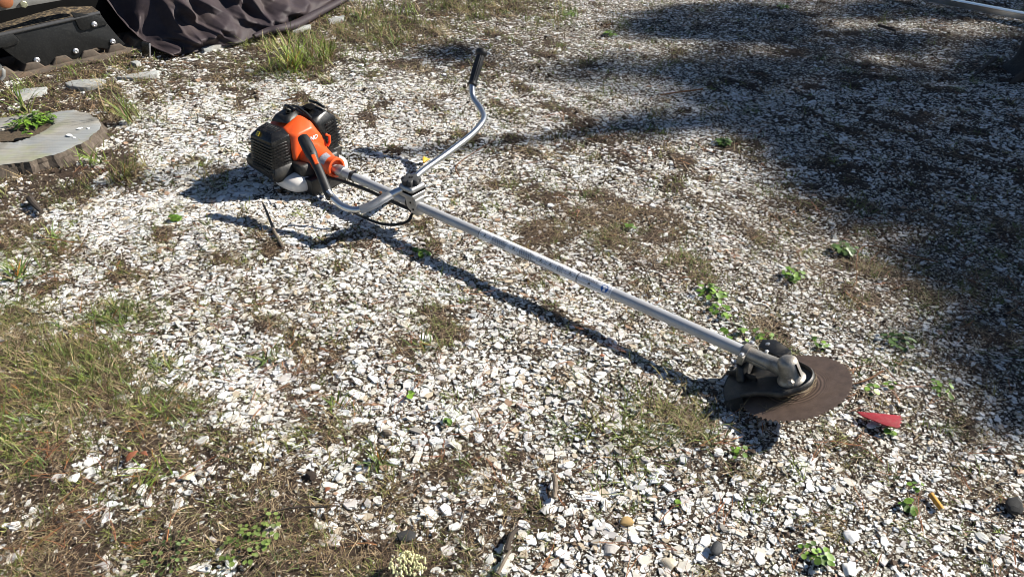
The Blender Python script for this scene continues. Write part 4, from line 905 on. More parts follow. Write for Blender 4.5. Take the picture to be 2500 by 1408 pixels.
# ------------------------------------------------------------------ the draped cover
def build_cover():
    hem = [at(424, 136, .004), at(470, 128, .004), at(520, 117, .006), at(575, 107, .012), at(640, 88, .012), at(700, 74, .012), at(760, 42, .014), at(842, 4, .012), at(905, -28, .012), at(980, -75, .02)]
    H = spline(hem, 26); m = len(H); nb = 150
    EDG = spline([at(424, 136, .004), at(385, 120, .02), at(345, 95, .05), at(318, 70, .085), at(295, 42, .125), at(262, 0, .19), at(225, -50, .27), at(180, -110, .36)], 24)
    rt = np.random.default_rng(4)
    lean = Vector((-.50, .38, 0)).normalized()              # away from the hem, over the machine
    cre = []
    for an, at_ in ((-.02, .30), (.06, .0), (.17, .03), (.24, .22), (.33, .0), (.42, .12), (.50, .02), (.60, .24), (.66, .0), (.76, .10), (.84, .0), (.93, .05)):
        for k in range(6):
            ag = rt.uniform(.35, 2.8); ln_ = rt.uniform(.10, .34)
            cre.append((an + math.cos(ag) * ln_ * .45 / 1.9, at_ + math.sin(ag) * ln_ * .45, ag, rt.choice([1, 1, -1]) * rt.uniform(.018, .05) * (.5 + ln_ * 2.2), ln_ * .62, rt.uniform(.03, .085)))
    cre += [(.28, .10, .30, .06, .22, .05), (.58, .14, .40, .06, .22, .05), (.80, .09, .3, .06, .2, .045), (.15, .2, 1.3, .07, .3, .07), (.42, .25, 2.3, -.05, .3, .05), (.72, .22, .15, -.06, .2, .05)]
    vs = []; fs = []
    for j in range(nb):
        t = j / (nb - 1)
        for i, h in enumerate(H):
            s = i / (m - 1)
            up = .62 * t ** 1.02; back = .62 * t ** .9
            gen = lean * back + Vector((0, 0, up))
            ek = t * (len(EDG) - 1); e0 = int(min(ek, len(EDG) - 2)); ed = EDG[e0].lerp(EDG[e0 + 1], ek - e0) - EDG[0]
            w = math.exp(-(s / .16) ** 1.6)
            p = Vector(h) + ed * w + gen * (1 - w)
            d = 0.0
            for sa_, ta_, ang, amp, wl, wn in cre:          # crisp creases: tent-shaped ridges with flat flanks
                ds, dt = (s - sa_) * 1.9, (t - ta_) * 1.0
                al = ds * math.cos(ang) + dt * math.sin(ang); ac = -ds * math.sin(ang) + dt * math.cos(ang)
                win = max(0.0, 1 - (al / wl) ** 2)
                if win: d += amp * win * max(0.0, 1 - math.sqrt(ac * ac + 6e-6) / wn)
            d += .008 * math.sin(s * 21 + 3 * math.sin(t * 6)) + .004 * math.sin(t * 30 + s * 17 + 2 * math.sin(s * 9))
            # belly of cloth bulging over the hem, tucked back in at the ground
            d += .060 * math.exp(-((t - .075) / .055) ** 2) * (.55 + .45 * math.sin(s * 11 + .6))
            d *= min(1, .15 + t * 9)
            p += _mn * d * 1.0 + Vector((0, 0, .12 * d))
            vs.append(p)
    for j in range(nb - 1):
        for i in range(m - 1): fs.append((j * m + i, j * m + i + 1, (j + 1) * m + i + 1, (j + 1) * m + i))
    o3 = Vector(hem[0]); o3.z = 0
    root = empty('fabric_cover', o3); tag(root, 'dark brown fabric cover draped in folds down to the ground', 'cover')
    mb = MB().add([Vector(v) - o3 for v in vs], fs); me = mb.mesh('cloth'); cl = link('cloth', me, M['tarp'], root, 180)
    so = cl.modifiers.new('thickness', 'SOLIDIFY'); so.thickness = .002
    edge = [Vector(vs[j * m]) - o3 for j in range(nb)]
    MB().tube(edge, .009, 8, sx=.5).build('edge_hem', M['tarp'], cl, 60)
    hm = []
    for i in range(int(m * .40), int(m * .84)):
        w = (i / m - .42) / .44; hm.append(Vector(vs[i]) - o3 + _mn * .030 + Vector((0, 0, .022 + .006 * math.sin(w * 9))))
    MB().tube(hm, [max(.004, .026 * math.sin(math.pi * min(1, .08 + .92 * (k + .5) / len(hm))) ** .5) for k in range(len(hm))], 12, sx=.8).build('rolled_hem', M['tarp'], cl, 60)
    bk = at(357, 122, .03) - o3
    b = MB().box(bk, (.035, .022, .075), Matrix.Rotation(R(14), 3, 'Y')).build('buckle', M['black'], root, 30, .005)
    MB().box(bk + Vector((.019, -.004, .0)), (.004, .012, .062), Matrix.Rotation(R(14), 3, 'Y')).build('buckle_bar', M['steel'], b, 30, .001)
    MB().tube([bk + Vector((-.01, .0, -.03)), bk + Vector((-.02, -.02, -.028)), bk + Vector((.0, -.03, -.03))], .002, 6).build('cord', M['tank'], b, 60)
build_cover()

# ------------------------------------------------------------------ stone slabs
def irregular(name, pts, z0, h, m, label, cat, group=None, bev=.006):
    P = [Vector(p) for p in pts]; c = sum(P, Vector()) / len(P); c.z = 0
    o = MB().prism([p - c + Vector((0, 0, z0)) for p in P], (0, 0, h)).build(name, m, None, 30, bev); o.location = c
    return tag(o, label, cat, group)
for pts, lab in ((((38, 232), (60, 224), (118, 219), (114, 230), (70, 242), (48, 250)), 'flat grey stone slab behind the tree stump, nearest the left border'),
                 (((160, 210), (180, 203), (240, 199), (262, 203), (248, 216), (212, 222), (172, 218)), 'flat pale grey stone slab between tracked machine and stump, half sunk in soil'),
                 (((285, 196), (330, 186), (390, 178), (385, 188), (335, 198)), 'thin grey stone slab edge poking out of soil right of the pale slab'),
                 (((488, 122), (510, 112), (560, 103), (578, 106), (540, 118), (500, 129)), 'grey stone slab poking out under the hem of the fabric cover'),
                 (((800, 52), (830, 46), (842, 42), (838, 50), (806, 60)), 'grey blue stone slab in the grass right of the fabric cover'),
                 (((700, 78), (728, 70), (760, 66), (758, 74), (716, 84)), 'grey stone slab in the tall grass below the cover hem'),
                 (((318, 158), (336, 154), (346, 158), (334, 164)), 'small dark grey stone in moss below the buckle')):
    irregular('stone_slab', [at(x, y, .0) for x, y in pts], -.03, .045, M['slab'], lab, 'stone', 'stone slabs at the edge of the gravel')

# ------------------------------------------------------------------ aluminium rail far right, dark stump at the right border
r0, r1 = at(2335, -2, .06), at(2500, 29, .06); rd = (r1 - r0).normalized(); rn = Vector((rd.y, -rd.x, 0))
a, b = r0 - rd * 1.2, r1 + rd * 1.6; o3 = Vector((a.x, a.y, 0))
rail = empty('aluminium_rail', o3); tag(rail, 'long silver aluminium rail lying across the top right corner', 'rail')
sec = [(-.019, .018), (.019, .018), (.019, .045), (.022, .045), (.022, .050), (-.022, .050), (-.022, .045), (-.019, .045)]
MB().prism([a - o3 - Vector((0, 0, .055)) + rn * x + Vector((0, 0, z)) for x, z in sec], b - a).build('rail_profile', M['rail'], rail, 30, .0015)
for k in (.15, .85): MB().box((b - a) * k + Vector((0, 0, .0)) + Vector((0, 0, a.z - .06)), (.05, .05, .03), Matrix.Rotation(math.atan2(rd.y, rd.x), 3, 'Z')).build('rail_foot', M['rubber'], rail, 30, .004)
q = at(2545, 178, 0)
st = empty('dark_stump', q); tag(st, 'charred dark stump at the right border in deep shade', 'stump')
rr = random.Random(9); rows = []
for z, r in ((-.02, .17), (.02, .145), (.06, .125), (.12, .118), (.19, .112), (.22, .105)): rows.append([Vector((math.cos(2 * math.pi * k / 28) * r * (1 + .06 * math.sin(5 * 2 * math.pi * k / 28 + 1) + rr.uniform(-.03, .03)), math.sin(2 * math.pi * k / 28) * r * (1 + rr.uniform(-.04, .04)), z + rr.uniform(-.004, .004))) for k in range(28)])
MB().add([p for r_ in rows for p in r_], [(j * 28 + k, j * 28 + (k + 1) % 28, (j + 1) * 28 + (k + 1) % 28, (j + 1) * 28 + k) for j in range(5) for k in range(28)] + [tuple(range(140, 168))]).build('charred_wood', M['char'], st, 30)
MB().tube([Vector((-.09, -.05, .02)), Vector((-.17, -.10, .012)), Vector((-.23, -.15, .008))], [.03, .018, .006], 8).build('root', M['wood'], st, 40)

# ------------------------------------------------------------------ sticks, leaves and other small things
def stick(pts, rad, m, name, label, cat, z=.012):
    P = [at(x, y, zz) for x, y, zz in pts]; c = Vector((P[0].x, P[0].y, 0)); rr = random.Random(len(label))
    Q = spline([p - c for p in P], 4); n = len(Q)
    rd_ = [(rad[0] + (rad[1] - rad[0]) * i / (n - 1)) * rr.uniform(.85, 1.15) for i in range(n)]
    o = MB().tube(Q, rd_, 8).build(name, m, None, 40); o.location = c; return tag(o, label, cat)
stick([(640, 492, .05), (650, 515, .035), (662, 545, .02), (672, 570, .012), (692, 604, .008)], (.003, .0055), M['woodg'], 'twig', 'grey dead twig leaning across the handlebar shadow', 'twig')
stick([(74, 486, .014), (84, 500, .014), (102, 518, .012)], (.011, .006), M['wood'], 'bark_piece', 'short dark piece of bark in the soil below the stump', 'bark')
stick([(2372, 190, .012), (2395, 170, .016), (2430, 142, .014)], (.006, .009), M['wood'], 'stick', 'dark straight stick on shaded gravel near the right border', 'stick')
stick([(1612, 232, .014), (1660, 225, .012), (1716, 218, .012)], (.003, .004), M['woodb'], 'stick', 'thin pale brown stick at the edge of the tree shade', 'stick')
stick([(2145, 62, .014), (2165, 68, .014), (2186, 76, .012)], (.008, .006), M['wood'], 'stick', 'short dark stick in the far dappled shade', 'stick')
stick([(2055, 362, .012), (2085, 372, .014)], (.007, .004), M['wood'], 'stick', 'stubby dark stick in the middle of the deep shade', 'stick')
stick([(1236, 1345, .012), (1246, 1310, .014), (1262, 1290, .012)], (.006, .004), M['wood'], 'twig', 'dark upright twig near the cream flowers', 'twig')
stick([(1215, 1400, .012), (1230, 1370, .014), (1244, 1345, .012)], (.0035, .003), M['woodg'], 'twig', 'thin grey twig by the cream flowers at the bottom border', 'twig')
stick([(1352, 1158, .012), (1356, 1180, .012), (1353, 1215, .010)], (.006, .005), M['woodg'], 'wood_chip', 'pale splinter of wood standing among the shells', 'wood chip')
stick([(2075, 940, .012), (2120, 925, .016), (2155, 905, .02)], (.002, .003), M['woodb'], 'twig', 'thin reddish twig just right of the saw blade', 'twig')
stick([(720, 1238, .014), (800, 1236, .016), (700, 1240, .014), (625, 1265, .012)], (.0018, .0012), M['wood'], 'twig', 'long thin dark twig across the soil at lower left', 'twig')
stick([(2290, 640, .03), (2110, 600, .01), (2090, 690, .03), (2060, 700, .01)], (.0015, .0012), M['woodb'], 'dry_stalk', 'thin dry stalk bending over gravel at the shade edge', 'stalk')
stick([(1210, 340, .01), (1118, 400, .012), (1122, 432, .008)], (.0015, .0025), M['woodb'], 'twig', 'curved brown stalk below the far handlebar', 'twig')

def leaf(name, px, size, m, label, cat, rz=0, fold=.3, z=.012, el=1.5):
    c = at(*px, z); vs = []; n = 7
    for i in range(n):
        t = i / (n - 1); w = math.sin(math.pi * (.08 + .88 * t)) * size / el * .5
        for s in (-1, 0, 1): vs.append(((t - .5) * size, s * w * (1 - .1 * math.sin(9 * t)), abs(s) * fold * w + .12 * size * math.sin(t * 2.7)))
    fs = [(i * 3 + k, i * 3 + k + 1, i * 3 + k + 4, i * 3 + k + 3) for i in range(n - 1) for k in range(2)]
    o = MB().add(vs, fs).build(name, m, None, 60); o.location = c; o.rotation_euler = (random.uniform(-.2, .2), random.uniform(-.2, .2), rz)
    s = o.modifiers.new('thickness', 'SOLIDIFY'); s.thickness = .0006
    return tag(o, label, cat)
leaf('fallen_leaf', (1040, 394), .038, M['yleaf'], 'curled yellow leaf lying under the far handlebar', 'leaf', 1.2, .7, .016)
leaf('fallen_leaf', (322, 1115), .034, M['oleaf'], 'rusty red leaf in dry grass at lower left', 'leaf', 1.2, .5, .018, 2.6)
leaf('fallen_leaf', (352, 1108), .022, M['oleaf'], 'small rusty leaf beside the longer red leaf', 'leaf', -.5, .5, .016, 2.4)
leaf('fallen_leaf', (800, 1195), .016, M['oleaf'], 'brown red leaf scrap beside the ribbed grey shell', 'leaf', 1.0, .5, .014, 1.8)
leaf('fallen_leaf', (1470, 868), .014, M['oleaf'], 'tiny orange leaf scrap in front of the shaft shadow', 'leaf', .3, .4, .014, 1.6)

# red plastic fragment with a torn toothed edge
pts = [(2092, 1006), (2130, 1009), (2200, 1016), (2196, 1021), (2203, 1024), (2196, 1028), (2201, 1033), (2194, 1036), (2198, 1042), (2190, 1046), (2165, 1041), (2130, 1027), (2105, 1017)]
c = at(2150, 1025, 0); P = [at(x, y, .012 + .014 * (x - 2092) / 110) - c for x, y in pts]
fr_ = MB().prism(P, (0, 0, .003)).build('plastic_fragment', M['red'], None, 30, .0006); fr_.location = c
tag(fr_, 'pointed red plastic fragment with a torn edge right of the saw blade', 'plastic scrap')
# ochre stub
a, b = at(2272, 1205, .014), at(2300, 1243, .012); c = Vector((a.x, a.y, 0))
sb_ = empty('cigarette_stub', c); tag(sb_, 'orange brown cigarette stub on the shells at lower right', 'stub')
MB().tube([a - c, (a + b) / 2 - c, b - c], [.0052, .0055, .0052], 12).build('filter_paper', M['stub'], sb_, 50)
MB().tube([b - c, b - c + (b - a) * .05], [.0046, .0044], 10).build('filter_end', mat('filter_end', (.6, .5, .35), .8, var=.2), sb_, 50)
def lump(name, px, size, m, label, cat, flat_=.6, z=.0, seed=1, sq=1.0):
    rr = random.Random(seed); bm_ = bmesh.new(); bmesh.ops.create_icosphere(bm_, subdivisions=2, radius=.5)
    for v in bm_.verts:
        k = 1 + rr.uniform(-.13, .13); v.co = Vector((v.co.x * k * sq, v.co.y * k / sq, v.co.z * flat_ * k))
    me = bpy.data.meshes.new(name); bm_.to_mesh(me); bm_.free(); o = link(name, me, m, None, 30); o.scale = (size,) * 3
    p = at(*px, size * flat_ * .35); o.location = (p.x, p.y, gz(p.x, p.y) + size * flat_ * .32 + z); o.rotation_euler = (rr.uniform(-.2, .2), rr.uniform(-.2, .2), rr.uniform(0, 6.28))
    return tag(o, label, cat)
lump('stone', (991, 1304), .030, M['char'], 'flat black stone on brown needles near the bottom border', 'stone', .4, .004, 3, 1.15)
lump('stone', (1748, 1342), .026, M['slate'], 'dark grey slate piece between white shells at lower right', 'stone', .6, .004, 4, 1.2)
lump('stone', (2474, 1240), .036, M['char'], 'glossy black lump at the right border', 'stone', .6, .004, 5, 1.2)
lump('stone', (1530, 1272), .024, mat('ochre_stone', (.38, .25, .10), .8, var=.5, scale=200, bump=.5), 'pitted ochre stone among white shells', 'stone', .6, .004, 6, 1.2)
lump('stone', (945, 1058), .020, M['woodg'], 'small brown oval stone upright on the white shells', 'stone', .7, .006, 7, .8)
lump('stone', (758, 1160), .022, mat('dark_clod', (.03, .02, .014), .95, var=.5, scale=150, bump=.6), 'dark clod of earth below the lengthwise pale shell', 'clod', .8, .0, 8, 1.0)
lump('stone', (2082, 955), .012, M['slate'], 'tiny dark pebble right below the saw blade edge', 'pebble', .7, .006, 9, 1.0)

# large single shells
def clam(px, size, label, seed=0, rz=0, ribs=9, col=None, el=1.1, tilt=(0, 0)):
    rr = random.Random(seed); nu, nv = 25, 11; vs = []; fs = []
    for j in range(nv):
        t = j / (nv - 1)
        for i in range(nu):
            a = -1.25 + 2.5 * i / (nu - 1); r = t * (1 + .06 * math.cos(3 * a)) * (1 + (rr.uniform(-.05, .03) if j == nv - 1 else 0))
            rib = .018 * math.sin(t * ribs * math.pi) * (t > .15)
            vs.append((math.cos(a) * r - .45, math.sin(a) * r * el * .62, .32 * math.sin(math.pi * (t * .92 + .08)) * (1 - .35 * a * a / 1.56) * .8 + rib))
    for j in range(nv - 1):
        for i in range(nu - 1): fs.append((j * nu + i, j * nu + i + 1, (j + 1) * nu + i + 1, (j + 1) * nu + i))
    m = mat('shell_%d' % seed, col or (.62, .60, .56), .5, var=.14, scale=9, dirt=(.36, .30, .22), dirt_amt=.35, dirt_scale=5, spec=.4)
    o = MB().add(vs, fs).build('sea_shell', m, None, 70); size *= .72; o.scale = (size, size, size * .75); p = at(*px, .006); o.location = (p.x, p.y, gz(p.x, p.y) + .0035); o.rotation_euler = (tilt[0], tilt[1], rz)
    s = o.modifiers.new('thickness', 'SOLIDIFY'); s.thickness = .05
    return tag(o, label, 'shell', 'large shells on the gravel')
clam((1493, 1337), .038, 'large ribbed grey and tan clam shell near the bottom border', 1, 2.0, 12, (.46, .43, .40))
clam((1460, 1147), .024, 'round grey white shell, left one of the touching pair', 2, 1.0, 7)
clam((1489, 1150), .026, 'round grey white shell, right one of the touching pair', 3, .6, 7)
clam((826, 1160), .034, 'long finely ribbed grey shell standing at the soil edge', 4, 1.5, 14, (.55, .55, .53), .7)
clam((455, 1160), .036, 'tan oval shell in the soil at lower left', 5, 1.0, 5, (.50, .43, .30), .8)
clam((1333, 1242), .030, 'round grey shell right of the soil patch', 6, 1.3, 6, (.50, .49, .47))
clam((178, 1165), .036, 'broad white shell in bare soil at lower left', 7, 1.1, 4, (.74, .73, .70), .9)
clam((2080, 1310), .040, 'big bright white shell lump at lower right', 8, 2.5, 5, (.74, .74, .73))
clam((1636, 1371), .042, 'striped tan flat shell at the bottom border', 9, 2.8, 12, (.50, .44, .34), .8)
clam((957, 1092), .034, 'white shell with a pale violet stripe in the bright gravel', 10, .2, 4, (.72, .70, .71), .8)
clam((908, 1066), .030, 'square white shell above the green grass tuft', 11, .7, 3, (.74, .73, .70))
clam((545, 884), .032, 'bright white elongated shell left of centre', 12, -.3, 3, (.74, .74, .73), .6)
clam((450, 788), .036, 'long slanted grey white shell at mid left', 13, .25, 9, (.56, .56, .54), .45)
clam((115, 618), .026, 'white oval shell above the left grass', 14, .7, 3, (.74, .74, .72), .7)
clam((152, 622), .026, 'second white oval shell above the left grass, slightly darker', 15, .7, 3, (.66, .66, .65), .6)
clam((520, 648), .028, 'pale shell with fine stripes in left centre gravel', 16, 1.5, 12, (.68, .66, .63), .7)
clam((100, 1010), .0, '', 99) if False else None
clam((2165, 1275), .030, 'long pale shell in front of the cigarette stub', 17, .4, 6, (.62, .61, .58), .5)
clam((2075, 1395), .040, 'bright white shell cut by the bottom border', 18, 1.9, 4, (.74, .74, .72), .9)

# shell chips lying on the stump
for px, s, lab in (((170, 332), .026, 'oval white shell chip on the stump top, left of the lower pair'), ((181, 337), .014, 'tiny white shell chip on the stump top, right of the lower pair'),
                   ((194, 315), .020, 'angular white shell chip on the stump top, upper middle'), ((216, 314), .014, 'small white shell chip nearest the right rim of the stump top')):
    o = bpy.data.objects.new('shell_chip', variants[int(np.argmax(cols.sum(1)))]); COL.objects.link(o); p = at(*px, STUMP_Z); o.location = (p.x, p.y, STUMP_Z + s * .13); o.scale = (s, s, s * .6); o.rotation_euler = (0, 0, random.uniform(0, 6))
    tag(o, lab, 'shell')

# ------------------------------------------------------------------ grass tufts and weeds as single plants
def tuft(px, n, l0, l1, w, cols, label, lean=(.05, .8), spread=.012, dry=.25, bias=None):
    p = at(*px, 0); z = gz(p.x, p.y); o3 = Vector((p.x, p.y, z))
    b = np.zeros((n, 3)); b[:, :2] = rng.normal(0, spread, (n, 2)); ln = rng.uniform(l0, l1, n) * rng.uniform(.5, 1, n)
    yaw = rng.uniform(0, 6.28, n) if bias is None else rng.normal(bias, .9, n)
    col = mixcol(n, cols, .2); d = rng.uniform(0, 1, n) < dry; col[d] = mixcol(int(d.sum()), DRYS + [(.38, .17, .03)], .2)
    o = join_np('grass_tuft', [blades(b, yaw, ln, rng.uniform(lean[0], lean[1], n), rng.uniform(.1, .7, n), rng.uniform(.7, 1.2, n) * w, col, 5)], M['blade'])
    o.location = o3; return tag(o, label, 'grass', 'grass tufts growing in the gravel')
YB = [(.22, .30, .035), (.17, .25, .03), (.28, .32, .06)]
YG = [(.16, .22, .03), (.12, .19, .025), (.22, .25, .05), (.09, .15, .02)]
tuft((718, 168), 130, .07, .27, .0055, YB, 'tall bright green grass tuft below the cover, the biggest one', (.15, 1.15), .03, .3)
tuft((665, 172), 26, .06, .17, .005, YG + DRYS[:1], 'yellowing low grass tuft just left of the tallest tuft', (.4, 1.2), .03, .5)
tuft((775, 150), 70, .08, .20, .005, YG, 'green grass tuft just right of the tallest tuft', (.1, .9), .03)
tuft((805, 140), 26, .06, .17, .005, YG, 'slender grass tuft on the right end of the tall clump', (.1, .8), .02)
tuft((880, 40), 30, .06, .16, .005, YG, 'loose green grass near the tip of the cover', (.2, 1.), .04)
tuft((1000, 30), 34, .05, .13, .005, YG, 'low green grass at the top border', (.3, 1.1), .05)
tuft((960, 105), 14, .06, .14, .006, GREENS, 'small dark green tuft with wide blades in white gravel', (.3, 1.1), .015, .1)
tuft((880, 150), 12, .05, .12, .005, GREENS, 'sparse green sprig on white gravel below the grass patch', (.1, .9), .012, .1)
tuft((322, 305), 14, .10, .26, .006, YG, 'upright yellow green tuft right of the stump', (.05, .45), .008, .2, 2.4)
tuft((275, 272), 22, .08, .2, .004, YG + DRYS[:2], 'thin leaning grass behind the stump', (.3, 1.0), .03, .4)
tuft((60, 272), 20, .08, .2, .006, YG, 'green grass leaning up behind the left part of the stump', (.2, .8), .012, .25, 2.4)
tuft((300, 440), 40, .06, .15, .004, DRYS[:3] + YG, 'straw coloured tuft below the stump with green tips', (.2, 1.0), .02, .5)
tuft((235, 400), 30, .05, .12, .005, YG, 'short green tuft against the stump bark', (.2, 1.1), .02, .25)
tuft((130, 585), 34, .05, .12, .005, YG, 'spreading green grass tuft at the left in soil', (.6, 1.35), .012, .3)
tuft((45, 668), 34, .05, .11, .006, GREENS, 'dark green leafy grass at the left border', (.4, 1.25), .015, .15)
tuft((275, 772), 70, .03, .08, .004, GREENS, 'dense low green grass tuft in left gravel', (.4, 1.3), .03, .15)
tuft((918, 1130), 30, .03, .07, .004, GREENS, 'green grass tuft in the bright lower gravel', (.2, 1.2), .010, .2)
tuft((815, 985), 22, .03, .07, .004, YG, 'small green tuft above the lower shells', (.4, 1.25), .012, .25)
tuft((335, 1005), 40, .035, .08, .003, YG, 'fine arching grass at the edge of the left lawn patch', (.6, 1.3), .02, .35)
tuft((390, 1010), 40, .035, .08, .003, YG, 'fine arching grass right of the lawn patch edge', (.6, 1.3), .02, .35)
tuft((60, 950), 110, .035, .085, .003, YG[:2] + DRYS[:3], 'thick arching grass on the left border', (.7, 1.4), .045, .4)
tuft((170, 905), 110, .035, .085, .003, YG[:2] + DRYS[:3], 'thick yellow green lawn clump at left', (.7, 1.4), .045, .4)
tuft((370, 1160), 50, .035, .085, .003, YG, 'arching green grass over white shells at lower left', (.6, 1.35), .022, .35)
tuft((20, 1050), 50, .03, .07, .005, GREENS, 'leafy green grass below the lawn patch at the left border', (.3, 1.2), .03, .1)
tuft((655, 870), 26, .025, .06, .004, GREENS, 'little green tuft in the centre left shells', (.2, 1.2), .012, .15)
tuft((1045, 838), 26, .025, .06, .004, GREENS, 'green tuft below the shaft shadow', (.2, 1.2), .014, .15)
tuft((170, 325), 10, .02, .03, .003, DRYS, 'x', (.8, 1.3), .01) if False else None

def weed(px, n, size, spread, label, z=0.0, cols=((.11, .21, .02), (.16, .28, .03), (.08, .15, .018)), stems=True, pointed=False):
    p = at(*px, z); zz = z or gz(p.x, p.y); V, Fc, Cc = [], [], []; rr = random.Random(hash(label) % 9999 if False else len(label) * 7 + n)
    for k in range(n):
        a = rr.uniform(0, 6.28); d = spread * math.sqrt(rr.uniform(0.02, 1)); cx, cy, cz = math.cos(a) * d, math.sin(a) * d, rr.uniform(.006, .022) + (.02 if pointed else 0) * rr.random()
        s = size * rr.uniform(.6, 1.2); ya = a + rr.uniform(-.8, .8); tl_ = rr.uniform(-.1, .6); col = np.array(rr.choice(cols)) * rr.uniform(.75, 1.25)
        b0 = len(V); m_ = 9
        V.append((cx, cy, cz)); Cc.append(col)
        for i in range(m_):
            th = 2 * math.pi * i / m_; r = s * .5 * ((1 - .25 * math.cos(th)) if not pointed else (1.5 if i == 0 else .62 + .3 * abs(math.cos(th))))
            lx, ly = r * math.cos(th), r * math.sin(th) * (1 if not pointed else .6); lz = .22 * r * (abs(ly) / (r + 1e-9)) - math.sin(tl_) * lx
            V.append((cx + lx * math.cos(ya) - ly * math.sin(ya), cy + lx * math.sin(ya) + ly * math.cos(ya), cz + lz)); Cc.append(col)
        for i in range(m_): Fc.append((b0, b0 + 1 + i, b0 + 1 + (i + 1) % m_))
        if stems:
            b1 = len(V); wv_ = .0006
            V += [(cx - wv_, cy, cz - .0005), (cx + wv_, cy, cz - .0005), (cx * .3 + wv_, cy * .3, -.002), (cx * .3 - wv_, cy * .3, -.002)]; Cc += [col] * 4; Fc.append((b1, b1 + 1, b1 + 2, b1 + 3))
    me = np_mesh('weed', np.array(V), np.array([len(f) for f in Fc]), np.concatenate([np.array(f) for f in Fc]), np.array(Cc))
    o = link('weed', me, M['leaf'], None); o.location = (p.x, p.y, zz); return tag(o, label, 'weed', 'green weeds sprouting in the gravel')
weed((1730, 725), 34, .014, .045, 'bright green round leaved weed patch behind the middle of the shaft')
weed((1755, 770), 18, .014, .03, 'green leaves close behind the shaft, below the bigger weed patch')
weed((1935, 682), 40, .012, .030, 'compact bright green weed on lit gravel right of the shaft')
weed((1790, 825), 12, .014, .035, 'sprouts between shaft and guard clamp')
weed((1860, 828), 14, .013, .030, 'clover sprouts just behind the guard')
weed((2000, 845), 12, .011, .025, 'green sprouts behind the top edge of the saw blade')
weed((2168, 1062), 8, .013, .014, 'green round leaves directly below the red fragment')
weed((2122, 962), 6, .014, .018, 'two leaved sprout right of the saw blade')
weed((2168, 950), 5, .011, .012, 'single green sprout above the red fragment')
weed((2212, 1245), 8, .013, .016, 'pair of bright leaves left of the cigarette stub')
weed((2230, 1195), 5, .010, .014, 'tiny green sprout above the cigarette stub')
weed((2300, 965), 22, .010, .035, 'low green weed right of the red fragment by the shade')
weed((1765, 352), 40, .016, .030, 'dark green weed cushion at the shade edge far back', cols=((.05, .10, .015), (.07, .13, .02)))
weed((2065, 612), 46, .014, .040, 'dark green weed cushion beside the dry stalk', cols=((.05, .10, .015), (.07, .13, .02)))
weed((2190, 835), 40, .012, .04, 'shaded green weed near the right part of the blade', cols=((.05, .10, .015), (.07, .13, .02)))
weed((1540, 560), 10, .014, .02, 'small green sprout in the dark soil patch')
weed((432, 538), 16, .016, .018, 'bright green seedling on white shells at left')
weed((1035, 622), 7, .016, .016, 'bright leaves touching the shaft shadow')
weed((1015, 612), 5, .014, .010, 'small leaves left of the sprout on the shaft shadow')
weed((1005, 968), 3, .014, .010, 'single round green leaf in brown moss')
weed((1088, 1035), 5, .012, .016, 'two bright green leaves in lower centre gravel')
weed((1650, 1235), 6, .010, .012, 'tiny green sprout in the lower right shells')
weed((2000, 1370), 14, .012, .025, 'green weed at the bottom border on the right')
weed((1970, 1355), 12, .010, .02, 'small weed left of the bottom border weed')
weed((1800, 1120), 10, .010, .02, 'green sprig below the guard shadow')
weed((600, 1345), 46, .008, .045, 'trailing small leaved weed at the bottom left', cols=((.10, .15, .03), (.13, .18, .04)))
weed((640, 1300), 30, .009, .045, 'pale green weed stems above the trailing weed', cols=((.15, .2, .05), (.13, .18, .04)))
weed((420, 1355), 40, .007, .05, 'creeping weed with tiny leaves in bottom left soil', cols=((.08, .12, .03), (.11, .15, .04)))
weed((1390, 40), 26, .016, .05, 'green weed patch at the top border', cols=((.09, .16, .025), (.12, .2, .03)))
weed((1490, 85), 24, .016, .04, 'green weed beside the far shadow band', cols=((.09, .16, .025), (.12, .2, .03)))
weed((1910, 20), 24, .016, .04, 'green weed in shade at the top border')
weed((75, 306), 95, .024, .07, 'leafy green weed growing in the stump hollow', z=.028, pointed=True)
weed((112, 302), 60, .018, .045, 'smaller weed at the right end of the stump hollow', z=.028, pointed=True)
weed((70, 335), 4, .026, .015, 'single broad leaf at the near rim of the stump hollow', z=.036)

# cream flower head at the bottom border
p = at(1000, 1404, .0); fl = empty('flower_head', p); tag(fl, 'cream yarrow like flower head cut by the bottom border', 'flower')
rr = random.Random(12); mb = MB()
for k in range(150):
    a = rr.uniform(0, 6.28); d = .027 * math.sqrt(rr.random()); x, y = math.cos(a) * d * 1.25, math.sin(a) * d
    mb.lathe([(0, .0005), (.002, .0016), (.0045, .0019), (.0065, .0008)], (x, y, .028 + .012 * (1 - d / .027) + rr.uniform(-.003, .003)), (rr.uniform(-.3, .3), rr.uniform(-.3, .3), 1), 6)
mb.build('florets', M['flower'], fl, 60)
ms = MB()
for k in range(12):
    a = rr.uniform(0, 6.28); d = rr.uniform(.01, .035); ms.tube([(0, 0, -.005), (math.cos(a) * d * .5, math.sin(a) * d * .5, .014), (math.cos(a) * d * 1.2, math.sin(a) * d, .030)], .0008, 5)
ms.build('stem', mat('flower_stem', (.12, .16, .05), .6), fl, 60)

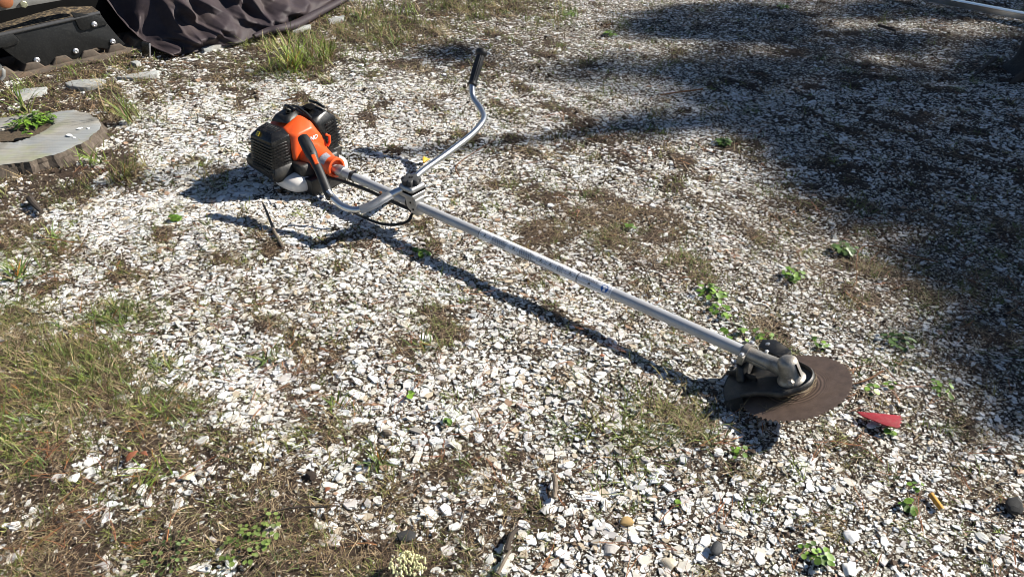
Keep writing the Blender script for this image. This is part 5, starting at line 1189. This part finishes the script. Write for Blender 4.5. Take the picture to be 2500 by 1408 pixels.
# ------------------------------------------------------------------ the tree whose shade falls over the far right gravel
SHADE = [(2250, 330, 330, 150, 1.0, 5.0), (2380, 560, 190, 130, 1.0, 4.6), (1960, 240, 230, 95, .95, 5.3), (2450, 780, 110, 140, .9, 4.2), (1760, 55, 220, 45, .9, 5.6), (2470, 150, 160, 55, .8, 5.2),
         (1530, 165, 150, 30, .42, 6.2), (1590, 300, 130, 28, .36, 5.9), (1120, 128, 60, 20, .35, 6.4), (2160, 470, 160, 75, .8, 4.8), (1760, 170, 140, 50, .85, 5.6), (2600, 500, 250, 250, 1.0, 4.6), (2650, 200, 250, 200, .9, 5.0), (2520, 960, 70, 80, .7, 4.0), (2050, 400, 120, 60, .5, 5.0), (2080, 100, 230, 32, .75, 5.6), (2330, 18, 260, 26, .75, 5.4), (1950, 25, 160, 26, .6, 5.7)]
tree = empty('pine_tree', (11.0, 5.3, 0)); tag(tree, 'pine tree at the right whose crown shades the far gravel', 'tree')
rt = random.Random(21); tv = []
MB().tube([(0, 0, -.1), (.02, .01, 1.5), (.05, -.03, 3.2), (.0, .02, 5.2), (-.1, .05, 7.4), (-.12, .06, 9.0)], [.19, .15, .13, .10, .06, .02], 14).build('trunk', M['trunk'], tree, 40)
N_, W_ = [], []
lim = MB(); cent = []
for cx, cy, rx, ry, dn, h in SHADE:
    h *= 1.35
    gx0 = at(cx, cy, 0); area = 0
    e1_ = at(cx + rx * .5, cy, 0) - gx0; e2_ = at(cx, max(-60, cy - ry * .5), 0) - at(cx, cy + ry * .5, 0)
    area = e1_.length * 2 * e2_.length * math.sin(SUN_EL) * 2
    n = int(max(60, area * dn * (2600 if dn > .85 else 2600 if dn > .6 else 1300)))
    cc_ = Vector((gx0.x + KX * h, gx0.y + KY * h, h)) - Vector((11.0, 5.3, 0)); cent.append(cc_)
    for k in range(n):
        while True:
            u, v_ = rt.uniform(-1, 1), rt.uniform(-1, 1)
            if u * u + v_ * v_ < 1: break
        g = at(cx + u * rx * 1.05, cy + v_ * ry * 1.05, 0); hh = h + rt.gauss(0, .4)
        N_.append((g.x + KX * hh - 11.0, g.y + KY * hh - 5.3, hh))
N_ = np.array(N_); m = len(N_)
# needle sprays: each point carries a fan of thin leaves
k = 3; base = np.repeat(N_, k, 0) + rng.normal(0, .03, (m * k, 3)); mm = len(base)
lst = [blades(base, rng.uniform(0, 6.28, mm), rng.uniform(.08, .16, mm), rng.uniform(.2, 2.4, mm), rng.uniform(-.4, .6, mm), rng.uniform(.02, .035, mm), mixcol(mm, [(.03, .06, .015), (.045, .08, .02)], .3), 1)]
join_np('crown', lst, M['needles'], None, tree)
for c in cent:
    z0 = max(3.2, c.z - rt.uniform(.5, 1.6)); mid = Vector((c.x * .5, c.y * .5, (z0 + c.z) / 2 + .1))
    lim.tube(spline([Vector((0, 0, z0)), mid, c], 4), [.045, .04, .036, .032, .028, .024, .02, .015, .01], 7)
lim.build('limbs', M['trunk'], tree, 40)
